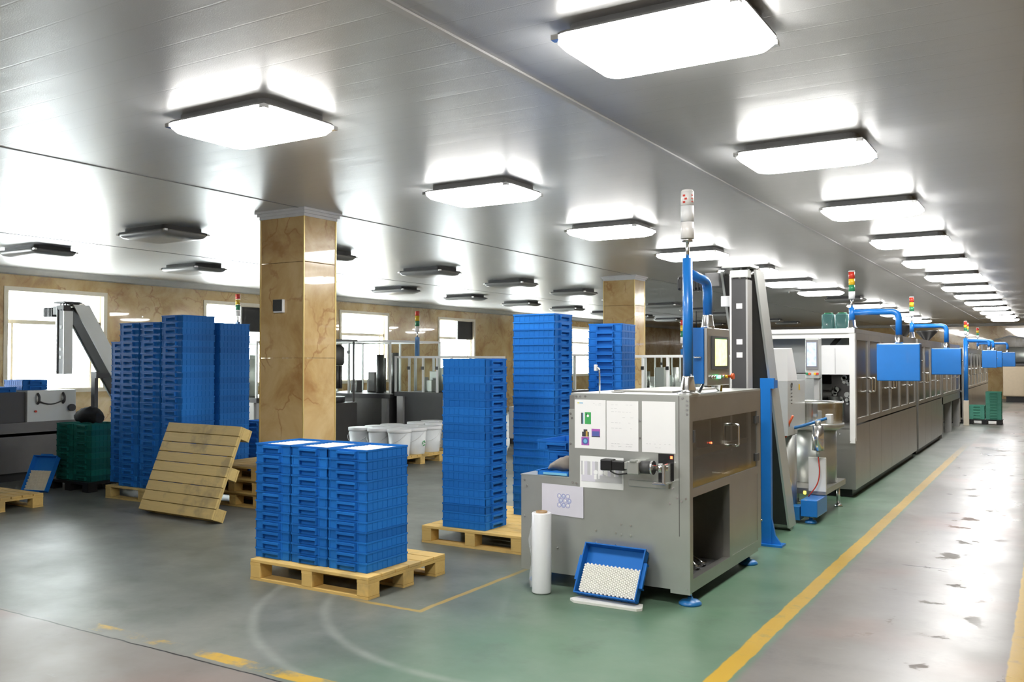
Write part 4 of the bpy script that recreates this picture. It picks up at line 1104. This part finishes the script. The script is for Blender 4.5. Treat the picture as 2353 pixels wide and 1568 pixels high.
# ------------------------------------------------------------------ white buckets
def bucket(green):
    t = thing('bucket', '', 'bucket')
    MB().lathe((0, 0), [(.145, 0), (.15, .008), (.178, .36)], 28).build('body', 'bucket_white', t, local=True)
    MB().lathe((0, 0), [(.188, .3605), (.190, .365), (.190, .405), (.184, .410), (.16, .410)], 28).build('lid', 'white_plastic', t, local=True)
    MB().tube([(-.186 * math.cos(a), -.186 * abs(math.sin(a)) * .55 - .11 * abs(math.sin(a)), .35 - .16 * abs(math.sin(a))) for a in [math.pi * k / 16 for k in range(17)]], .004, 6).build('handle', 'white_plastic', t, local=True)
    if green:
        m = MB()
        for k in range(3):
            a0 = 2 * math.pi * k / 3
            m.tube([(.170 + .003, .03 * math.cos(a0 + .28 * j), .17 + .036 * math.sin(a0 + .28 * j)) for j in range(6)], .006, 6, radii=[.006] * 5 + [.011])
        m.build('recycling_mark', 'ink_green', t, local=True)
    return t
BK = bucket(False); BG = bucket(True); bu = [False]
p1 = make_pallet(1.12, 1.12, 8, 'pallet_wood', 'wooden pallet under the front white buckets', (-8.98, 11.18, 0))
p2 = make_pallet(1.12, 1.0, 8, 'pallet_wood', 'wooden pallet under the rear white buckets', (-8.95, 12.45, 0))
names = ('left', 'middle', 'right')
for j in range(3):
    for i in range(3):
        loc = (-9.36 + .39 * i, 10.80 + .39 * j, .1505)
        lab = 'white lidded bucket, %s of the %s row on the front bucket pallet' % (names[i], ('front', 'middle', 'back')[j])
        if (i, j) == (2, 1): BG.location = loc; BG['label'] = 'white lidded bucket with a green recycling mark on the front pallet'; BG['group'] = 'white buckets'; continue
        o = BK if not bu[0] else dup(BK, loc)
        bu[0] = True; o.location = loc; o.rotation_euler = (0, 0, random.uniform(-.5, .9)); o['label'] = lab; o['group'] = 'white buckets'
for j in range(2):
    for i in range(3):
        o = dup(BK, (-9.33 + .39 * i, 12.25 + .39 * j, .1505), random.uniform(-.5, .9), 'white lidded bucket, %s of the %s row on the rear bucket pallet' % (names[i], ('front', 'back')[j]), 'white buckets')

# ------------------------------------------------------------------ far end of the aisle
t = thing('beige_machine', 'large beige machine with a pale drum top at the far end of the aisle', 'machine', (-.6, 40.5, 0))
MB().bbox(-1.75, .9, 39.6, 41.4, .22, 1.42, .05).build('body', 'beige_paint', t)
MB().box(-1.65, .8, 39.7, 41.3, 0, .219).build('plinth', 'black_plastic', t)
MB().box(-1.8, .95, 39.55, 41.45, 1.421, 1.50).build('band', 'dark_grey', t)
m = MB(); m.tube([(-1.6, 40.5, 1.83), (.8, 40.5, 1.83)], .33, 24); m.build('drum', 'steel', t)
t = thing('film_bundle', 'clear plastic sheeting draped over the frame at the far end', 'plastic sheet', (-1.2, 41.9, 0))
m = MB()
for x in (-2.6, .6): m.box(x - .03, x + .03, 41.85, 41.95, 0, 2.3)
m.tube([(-2.6, 41.9, 2.3), (-1.6, 41.9, 2.62), (.6, 41.9, 2.25)], .03, 10); m.build('frame', 'grey_frame', t)
m = MB(); q = []
for k in range(25):
    u = k / 24; x = -2.5 + 3.0 * u; top = 2.62 - .30 * abs(u - .33) * 1.6; y = 41.82 - .04 * math.sin(17 * u)
    q.append([(x, y, top), (x, y + .004, top), (x, y + .06 + .05 * math.sin(23 * u), top - .55 - .1 * math.sin(9 * u)), (x, y + .056 + .05 * math.sin(23 * u), top - .55 - .1 * math.sin(9 * u))])
m.loft(q); m.build('sheeting', 'stretch_film', t)
